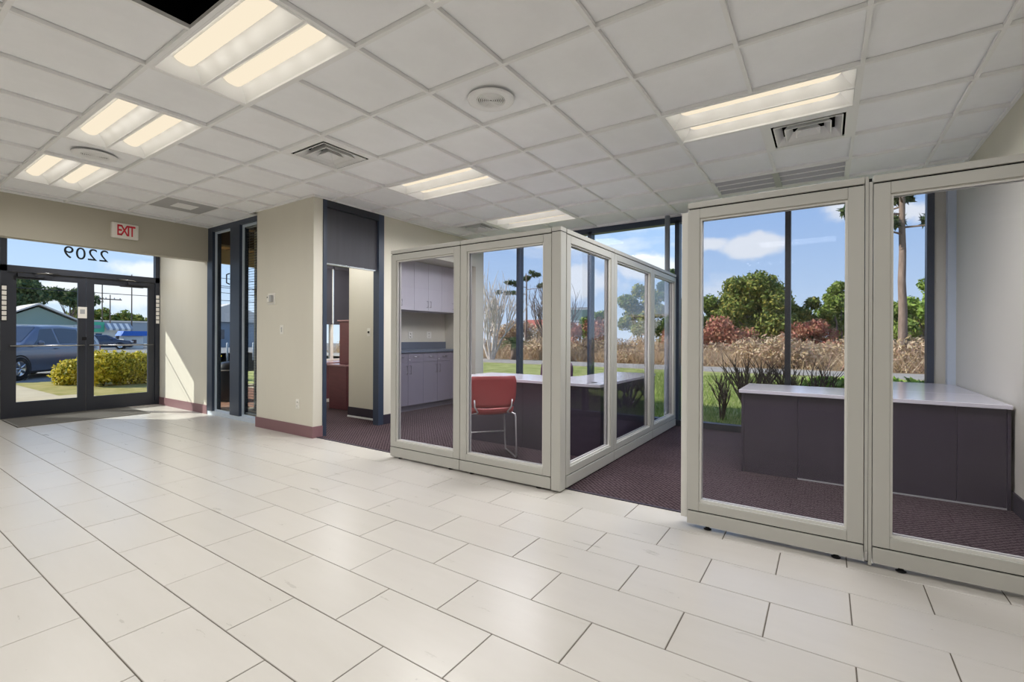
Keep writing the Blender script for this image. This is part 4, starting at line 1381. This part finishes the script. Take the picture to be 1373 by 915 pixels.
# ------------------------------------------------------------------ buildings across the road
gh = thing('gable_building', 'low pale-green gabled building across the road behind the SUV', 'building', (-74, 14.3, GZ))
MB().prism([(-3.4, 0), (3.4, 0), (3.4, 2.9), (0, 4.6), (-3.4, 2.9)], -9, 0, 'x').build('wall', 'house_green', gh)
MB().add([(.6, -4.6, 2.5), (.6, 0, 4.85), (-9, 0, 4.85), (-9, -4.6, 2.5), (.6, -4.6, 2.66), (.6, 0, 5.03), (-9, 0, 5.03), (-9, -4.6, 2.66)], [(0, 1, 2, 3), (7, 6, 5, 4), (0, 4, 5, 1), (0, 3, 7, 4)]).build('roof_slope', 'house_roof', gh)
MB().add([(.6, 4.6, 2.5), (.6, 0, 4.85), (-9, 0, 4.85), (-9, 4.6, 2.5), (.6, 4.6, 2.66), (.6, 0, 5.03), (-9, 0, 5.03), (-9, 4.6, 2.66)], [(3, 2, 1, 0), (4, 5, 6, 7), (1, 5, 4, 0), (4, 7, 3, 0)]).build('roof_slope', 'house_roof', gh)
MB().box(.02, .3, -5.5, 6.5, 1.75, 2.6).build('canopy_band', 'shop_white', gh)
MB().box(.0, .06, -1.2, 1.2, .1, 1.5).build('window', 'car_glass', gh)
sp = thing('shop', 'white shop with a green sign and striped awning across the road', 'building', (-66, 18.2, GZ))
MB().box(-6, 0, -1.3, 2.2, 0, 2.6).build('wall', 'shop_white', sp)
MB().box(-.02, .25, -1.4, -.2, 1.75, 2.85).build('sign_panel', 'shop_green', sp)
MB().box(.25, .3, -1.1, -.5, 2.15, 2.5).build('sign_print', 'shop_grey', sp)
for k in range(9):
    y0_ = -.2 + k * .27
    MB().add([(.02, y0_, 2.75), (.02, y0_ + .27, 2.75), (.95, y0_ + .27, 2.15), (.95, y0_, 2.15), (.95, y0_, 1.95), (.95, y0_ + .27, 1.95)], [(0, 1, 2, 3), (3, 2, 5, 4)]).build('awning_stripe', 'shop_white' if k % 2 else 'shop_grey', sp)
MB().box(.0, .05, -.9, -.35, .2, 1.6).build('door', 'car_glass', sp)
MB().box(.0, .05, .9, 1.9, .5, 1.7).build('window', 'car_glass', sp)
ks = thing('kiosk', 'white kiosk under a blue canopy beside the striped shop', 'kiosk', (-60, 18.9, GZ))
MB().box(-1.2, 0, -.9, .8, 0, 1.35).build('body', 'shop_white', ks)
MB().prism([(-1.2, 1.35), (1.3, 1.35), (1.15, 1.85), (-.95, 1.85)], -1.5, .3, 'x').build('canopy', 'tarp_blue', ks)
MB().box(.0, .04, -.2, .2, .55, .95).build('window', 'car_glass', ks)
gb = thing('grey_building', 'long low grey building far behind the kiosk', 'building', (-95, 29, GZ))
MB().box(-8, 0, -7, 3, 0, 3.6).build('wall', 'shop_grey', gb)
MB().box(-8.2, .2, -7.2, 3.2, 3.6, 3.8).build('roof', 'house_roof', gb)
fh = thing('grey_house', 'pale grey house beyond the lawn seen through the porch windows', 'building', (-64, 30.5, GZ))
MB().box(-8, 0, -6, 6, 0, 3.2).build('wall', 'shop_grey', fh)
MB().prism([(-6.4, 3.2), (6.4, 3.2), (0, 5.6)], -8.4, .4, 'x').build('roof', 'house_roof', fh)
for k in range(4): MB().box(.0, .06, -4.8 + k * 2.8, -3.6 + k * 2.8, 1.0, 2.2).build('window', 'car_glass', fh)
fw = thing('far_house', 'low house with an orange roof behind the bare trees', 'building', (-37.5, 68, GZ))
MB().box(-3.5, 3.5, -3, 3, 0, 2.9).build('wall', 'shop_white', fw)
MB().prism([(-3.4, 2.9), (3.4, 2.9), (0, 4.3)], -4.2, 3.9, 'x').build('roof', 'house_red', fw)
for k in range(3): MB().box(-2.6 + k * 2, -1.6 + k * 2, -3.06, -2.98, 1.0, 2.1).build('window', 'car_glass', fw)
ww = thing('white_shed', 'white building glimpsed beside the pine trunk', 'building', (8.0, 52, GZ))
MB().box(-3, 6, -2, 4, 0, 3.6).build('wall', 'shop_white', ww)
MB().box(-3.2, 6.2, -2.3, 4.2, 3.6, 3.85).build('roof', 'house_roof', ww)

# ------------------------------------------------------------------ utility poles and wires
def upole(label, x, y, h, arms=1):
    p = thing('utility_pole', label, 'pole', (x, y, GZ), group='utility poles across the road')
    MB().tube([(0, 0, 0), (0, 0, h)], [.075, .05], 8).build('shaft', 'pole_wood', p)
    for k in range(arms):
        MB().box(-.06, .06, -1.1, 1.1, h - .6 - k * .9, h - .48 - k * .9).build('cross_arm', 'pole_wood', p)
        for yy in (-.95, -.4, .4, .95): MB().lathe([(.05, 0), (.06, .08), (.03, .16)], c=(0, yy, h - .48 - k * .9), n=8).build('insulator', 'plastic_grey', p)
upole('tall utility pole with a cross arm behind the kiosk', -66, 20.55, 8.4, 2)
upole('plain pole behind the striped shop awning', -70, 19.7, 6.2, 1)
upole('slim pole rising behind the green shop sign', -72, 19.5, 8.6, 1)
for (z, lb) in ((7.6, 'upper power line crossing behind the entrance doors'), (5.9, 'lower power line crossing behind the entrance doors')):
    pts = [(-66.0, -20 + k * 8, z + .5 * ((k - 5) / 5) ** 2) for k in range(12)]
    MB().tube(pts, .035, 4).build('power_line', 'wire', None, label=lb, cat='power line')
for k, (z, lb) in enumerate(((8.22, 'upper power line seen through the porch windows'), (7.3, 'middle power line seen through the porch windows'), (6.5, 'lower power line seen through the porch windows'))):
    MB().tube([(-60, 24, z), (-57.6, 30.7, z - .35), (-55, 38, z)], .03, 4).build('power_line', 'wire', None, label=lb, cat='power line')

upole('utility pole across the lawn seen through the porch windows, the left one', -60, 24, 8.9, 2)
upole('utility pole across the lawn seen through the porch windows, the right one', -55, 38, 8.9, 2)
# fence posts beyond the porch lawn
for k in range(3):
    b_ = thing('bollard', ('left', 'middle', 'right')[k] + ' pale bollard at the lawn edge seen through the right porch window', 'bollard', (-27 + k * .5, 12.7 + k * 1.15, GZ), group='bollards beyond the lawn')
    MB().lathe([(.001, 0), (.05, 0), (.05, .95), (.03, 1.0), (.001, 1.02)], n=12).build('post', 'shop_white', b_)

# ------------------------------------------------------------------ trees across the road
def far_tree(label, x, y, h, rx, rz, m, n, size, trunk=.18, name='far_tree', group='trees across the road'):
    t = thing(name, label, 'tree', (0, 0, 0), group=group)
    mb = MB()
    mb.tube([(x, y, GZ), (x + .1, y, h * .35), (x, y + .1, h * .75)], [trunk, trunk * .8, trunk * .3], 8)
    bl = []
    for k in range(9):
        a = random.uniform(0, 2 * PI); rr = random.uniform(.15, .7)
        bl.append((x + math.cos(a) * rx * rr, y + math.sin(a) * rx * rr, h - rz + random.uniform(-.7, .65) * rz, rx * random.uniform(.32, .55), rx * random.uniform(.32, .55), rz * random.uniform(.3, .5)))
        mb.tube([(x, y, h * .35), (bl[-1][0], bl[-1][1], bl[-1][2])], [trunk * .5, trunk * .1], 5)
    mb.build('trunk', 'grey_bark', t)
    leafcloud('crown', m, bl, n, size, t, shell=.4)
    return t
far_tree('dark spreading tree behind the gabled roof, left side', -86, 14.6, 10.2, 3.4, 3.0, 'leaf_pine', 5200, .32)
far_tree('lower dark tree behind the right slope of the gabled roof', -88, 20.2, 8.6, 3.0, 1.9, 'leaf_pine', 3800, .32)
for k in range(9):
    y = 24 + k * 2.6
    far_tree(('distant tree %s of the low tree line beyond the shops' % ('first', 'second', 'third', 'fourth', 'fifth', 'sixth', 'seventh', 'eighth', 'ninth')[k]), -108, y + 2, random.uniform(5.2, 6.6), 2.4, 2.0, 'leaf_oak', 700, .5)

# ------------------------------------------------------------------ field: dry brush (countless)
n = 60000
xx = rng.uniform(-36, 16, n); yy = 24.6 + 13 * rng.random(n) ** 1.2
dens = np.sin(xx * .9 + yy) * .3 + np.sin(xx * .37 + 1.3 - yy * .6) * .4
keep = rng.random(n) < .6 + .5 * dens
pts = np.stack([xx, yy, np.full(n, GZ)], 1)[keep]
blades('dry_brush', 'dry_brush', pts, .75, .03, .8, None, kind='stuff', label='tan dry brush filling the field beyond the footpath')
cl = [(rng.uniform(-36, 15), rng.uniform(25.3, 36), rng.uniform(.1, .6), rng.uniform(.6, 1.5), rng.uniform(.6, 1.2), rng.uniform(.45, .95)) for _ in range(150)]
leafcloud('dry_brush', 'dry_brush', cl, 110000, .085, None, shell=.1, aspect=2.6, kind='stuff', label='pinkish tan twiggy thicket behind the dry grass')
n = 45000
pts = np.stack([rng.uniform(-5.8, 4, n), 7.2 + 11 * rng.random(n) ** 1.6, np.full(n, GZ)], 1)
blades('grass', 'grass_blade', pts, .10, .012, .5, None, kind='stuff', label='short green grass outside the rear windows')

# ------------------------------------------------------------------ trees behind the field
def bush(name, label, cat, m, blobs, n, size, group, stems=3, shell=.35):
    t = thing(name, label, cat, (0, 0, 0), group=group)
    mb = MB()
    bx, by = np.mean([b[0] for b in blobs]), np.mean([b[1] for b in blobs])
    for k in range(stems):
        b = blobs[k % len(blobs)]
        mb.tube([(bx + random.uniform(-.2, .2), by, GZ), ((bx + b[0]) / 2, (by + b[1]) / 2, b[2] * .6), (b[0], b[1], b[2])], [.09, .06, .02], 6)
    mb.build('trunk', 'grey_bark', t)
    leafcloud('crown', m, blobs, n, size, t, shell=shell)
    return t
def rb_(x, y, zt, w, n, zmin=.8, seed=None):
    """blobs filling a rounded crown of width w whose top is at zt"""
    out = []
    for k in range(n):
        u = random.uniform(-1, 1); f = random.random()
        top = zmin + (zt - zmin) * math.sqrt(max(0.04, 1 - u * u * .8))
        z = zmin + (top - zmin) * (f ** .7)
        r = w * random.uniform(.13, .22)
        out.append((x + u * w * .42, y + random.uniform(-.3, .3) * w, min(z, top - r * .8), r, r, r * .85))
    return out
TG = 'trees behind the dry field'
bush('broad_tree', 'big round dark green tree left of the black mullion', 'tree', 'leaf_oak', rb_(-4.65, 40, 6.3, 5.6, 34), 26000, .17, TG, 7)
bush('broad_tree', 'olive green tree at the left of the big round tree', 'tree', 'leaf_mid', rb_(-7.7, 41, 4.6, 3.4, 14), 6500, .17, TG, 5)
bush('broad_tree', 'yellowish tree just right of the black mullion', 'tree', 'leaf_oak', rb_(-1.1, 42, 4.7, 3.0, 12), 5200, .17, TG, 5)
bush('broad_tree', 'upright green tree in the pane right of the black mullion', 'tree', 'leaf_mid', rb_(.95, 42, 5.4, 3.0, 14), 6200, .17, TG, 5)
bush('broad_tree', 'low green tree behind the partition post', 'tree', 'leaf_mid', rb_(3.0, 43, 4.4, 3.6, 14), 6000, .18, TG, 5)
bush('broad_tree', 'light green tree right of the pine trunk', 'tree', 'leaf_light', rb_(6.3, 44, 5.6, 4.2, 16), 6500, .2, TG, 5)
bush('broad_tree', 'green tree seen through the middle side partition', 'tree', 'leaf_oak', rb_(-13.6, 42, 6.4, 4.4, 16), 8000, .18, TG, 6)
bush('broad_tree', 'tall dark tree seen through the far side partition', 'tree', 'leaf_pine', rb_(-10.4, 40, 6.8, 2.6, 12), 5200, .18, TG, 5)
bush('broad_tree', 'small green tree behind the billboard', 'tree', 'leaf_mid', rb_(-19.0, 44, 4.2, 3.0, 10), 3800, .18, TG, 4)
for k, xx_ in enumerate((-12.0, -8.8, -6.0, -3.0, .2, 2.4, 5.0, 8.2)):
    bush('low_tree', '%s low background tree behind the broad trees, counted from the corner post' % ('first', 'second', 'third', 'fourth', 'fifth', 'sixth', 'seventh', 'eighth')[k], 'tree', ('leaf_oak', 'leaf_mid', 'leaf_light')[k % 3], rb_(xx_, 47 + (k % 2), 3.6 + .5 * (k % 3), 4.4, 12, .3), 3600, .2, 'low trees along the horizon', 3)
RG = 'red-leaved shrubs at the field edge'
bush('red_shrub', 'large red-leaved shrub in front of the big round tree', 'shrub', 'leaf_red', rb_(-5.6, 33.5, 2.7, 4.2, 18, .4), 6000, .13, RG, 6, .15)
bush('red_shrub', 'red-leaved shrub right of the black mullion', 'shrub', 'leaf_red', rb_(-.8, 34, 2.4, 3.2, 13, .4), 3800, .13, RG, 5, .15)
bush('red_shrub', 'reddish shrub seen through the nearest side partition', 'shrub', 'leaf_red', rb_(-16.0, 36, 2.9, 3.6, 12, .5), 3600, .14, RG, 5, .15)
bush('red_shrub', 'small reddish shrub at the far left of the right partition view', 'shrub', 'leaf_red', rb_(-8.6, 35, 2.3, 2.4, 9, .5), 2600, .13, RG, 5, .15)
bush('brown_thicket', 'brown twiggy thicket behind the palm', 'shrub', 'dry_brush', rb_(-24.5, 38, 2.9, 5.6, 14, .5), 5200, .14, RG, 5, .1)

# ------------------------------------------------------------------ tall pines
def pine(label, x, y, h, r, first, nb, n, lean=0.0, size=.16, tuft=.34):
    t = thing('pine_tree', label, 'tree', (0, 0, 0), group='tall pines')
    mb = MB()
    pts = [(x + lean * k / 8 + random.uniform(-.04, .04), y + random.uniform(-.04, .04), GZ + (h - GZ) * k / 8) for k in range(9)]
    mb.tube(pts, [r * (1 - .6 * k / 8) for k in range(9)], 12)
    bl = []
    for k in range(nb):
        z = first + (h - first) * (k + random.random() * .6) / nb
        a = random.uniform(0, 2 * PI); L = random.uniform(.9, 2.3) * (1.15 - .5 * (z - first) / (h - first))
        ex, ey, ez = x + lean * z / h + math.cos(a) * L, y + math.sin(a) * L, z + random.uniform(-.1, .5)
        mb.tube([(x + lean * z / h, y, z), (x + lean * z / h + math.cos(a) * L * .5, y + math.sin(a) * L * .5, z + .05), (ex, ey, ez)], [r * .28, r * .18, r * .06], 5)
        for q in range(3):
            f = .6 + .4 * q / 2
            bl.append((x + lean * z / h + math.cos(a) * L * f + random.uniform(-.2, .2), y + math.sin(a) * L * f + random.uniform(-.2, .2), z + .1 + random.uniform(0, .3), tuft, tuft, tuft * .45))
    mb.build('trunk', 'bark', t)
    leafcloud('needles', 'leaf_pine', bl, n, size, t, aspect=3.2, shell=.2)
pine('tall pine with a bare trunk in the rightmost pane', 2.85, 28, 10.5, .19, 5.9, 15, 6500, 0, .16, .46)
pine('slim pine trunk right of the palm, behind the bare trees', -13.6, 25.0, 14.5, .085, 11.5, 9, 2200, .5)
pine('far pine behind the palm with tufted branches', -21.3, 34.5, 6.7, .11, 4.7, 5, 1300, 0, .12)

# ------------------------------------------------------------------ bare trees with pale trunks
def bare_tree(label, x, y, h, trunks, spread, bark, r0, depth=3, seed=1, group='bare trees'):
    random.seed(seed)
    t = thing('bare_tree', label, 'tree', (0, 0, 0), group=group)
    mb, tw_ = MB(), MB()
    for k in range(trunks):
        a = 2 * PI * k / trunks + random.uniform(-.4, .4)
        d = Vector((math.cos(a) * spread, math.sin(a) * spread, 1)).normalized()
        p = Vector((x + math.cos(a) * .12, y + math.sin(a) * .12, GZ))
        branch(mb, p, d, h * .34, r0, depth, .55, .32, 4, 5, None, .7)
    mb.build('trunk', bark, t)
bare_tree('pale multi-trunk crape myrtle at the left edge of the rear windows', -16.6, 22.9, 6.6, 8, .30, 'pale_bark', .07, 3, 3)
bare_tree('grey bare tree seen between the slim pine and the corner post', -14.3, 26.6, 7.0, 5, .34, 'grey_bark', .07, 3, 5)

# dark twiggy shrubs just outside the window
def twig_shrub(label, x, y, h, n, seed):
    random.seed(seed)
    t = thing('twig_shrub', label, 'shrub', (0, 0, 0), group='pruned twiggy shrubs by the window')
    mb = MB()
    for k in range(n):
        a = random.uniform(0, 2 * PI)
        d = Vector((math.cos(a) * .55, math.sin(a) * .55, 1)).normalized()
        branch(mb, Vector((x + math.cos(a) * .15, y + math.sin(a) * .15, GZ)), d, h * .44, .021, 2, .72, .26, 4, 4, None, .68)
    mb.build('stems', 'dark_twig', t)
twig_shrub('dark twiggy shrub left of the black mullion, behind the right desk', -.93, 8.9, 1.3, 17, 4)
twig_shrub('dark twiggy shrub right of the black mullion, behind the right desk', -.22, 9.0, 1.25, 11, 6)
twig_shrub('loose leaning dark stems at the left of the twiggy shrubs', -1.5, 8.6, 1.05, 4, 8)

# low leafy ground plants and a cycad
gp = thing('leafy_plant', 'low bright green leafy plants behind the right desk', 'plant', (0, 0, 0))
leafcloud('foliage', 'ivy_leaf', [(-.05 + k * .28, 9.6 + random.uniform(-.3, .3), .36, .30, .30, .22) for k in range(6)], 2600, .09, gp, shell=.3)
def cycad(name, label, cat, x, y, z0, trunk_h, nf, L, wl, m='leaf_palm', tr=.14):
    t = thing(name, label, cat, (x, y, z0))
    MB().tube([(0, 0, 0), (0, 0, trunk_h * .5), (0, 0, trunk_h)], [tr * 1.15, tr, tr * .9], 10).build('trunk', 'bark', t)
    for k in range(nf):
        a = 2 * PI * k / nf + random.uniform(-.15, .15)
        el = random.uniform(.25, 1.15)
        pts = []
        for q in range(7):
            f = q / 6
            r_h = L * f * math.cos(el * (1 - .25 * f)); z = trunk_h + L * f * math.sin(el) - .75 * L * f * f * .75
            pts.append(Vector((math.cos(a) * r_h, math.sin(a) * r_h, z)))
        mb = MB()
        side = Vector((-math.sin(a), math.cos(a), 0))
        for q in range(18):
            f = (q + 1) / 18
            i = min(int(f * 6), 5); p = pts[i].lerp(pts[i + 1], f * 6 - i)
            w = wl * math.sin(PI * min(1, f * .9 + .1)) + .02
            fw_ = (pts[i + 1] - pts[i]).normalized()
            for sg in (-1, 1):
                tip = p + side * sg * w + fw_ * w * .55 + Vector((0, 0, -.02))
                mb.add([p - fw_ * .018, p + fw_ * .018, tip], [(0, 1, 2)])
        mb.tube(pts, [.012 - .0015 * q for q in range(7)], 4)
        mb.build('frond', m, t)
    return t
random.seed(9)
cycad('sago_palm', 'short sago palm beyond the footpath seen through the chair pane', 'palm', -15.5, 23.7, GZ, .95, 26, 1.25, .32, tr=.2)
cycad('cycad', 'dark spiky cycad outside the rightmost pane', 'plant', 1.12, 9.4, GZ, .12, 18, .75, .16, tr=.08)

# billboard
bb = thing('billboard', 'pale billboard on a pole above the dry field', 'billboard', (-21.6, 45.8, GZ), rz=math.radians(24))
MB().tube([(0, 0, 0), (0, 0, 3.0)], .12, 8).build('post', 'pole_wood', bb)
MB().box(-1.1, 1.1, -.12, .12, 3.0, 4.5).build('board', 'shop_white', bb)
MB().box(-1.15, 1.15, -.05, .17, 2.95, 4.55).build('frame', 'grey_bark', bb)
MB().box(-.9, .9, -.135, -.12, 3.2, 4.3).build('face', 'house_green', bb)
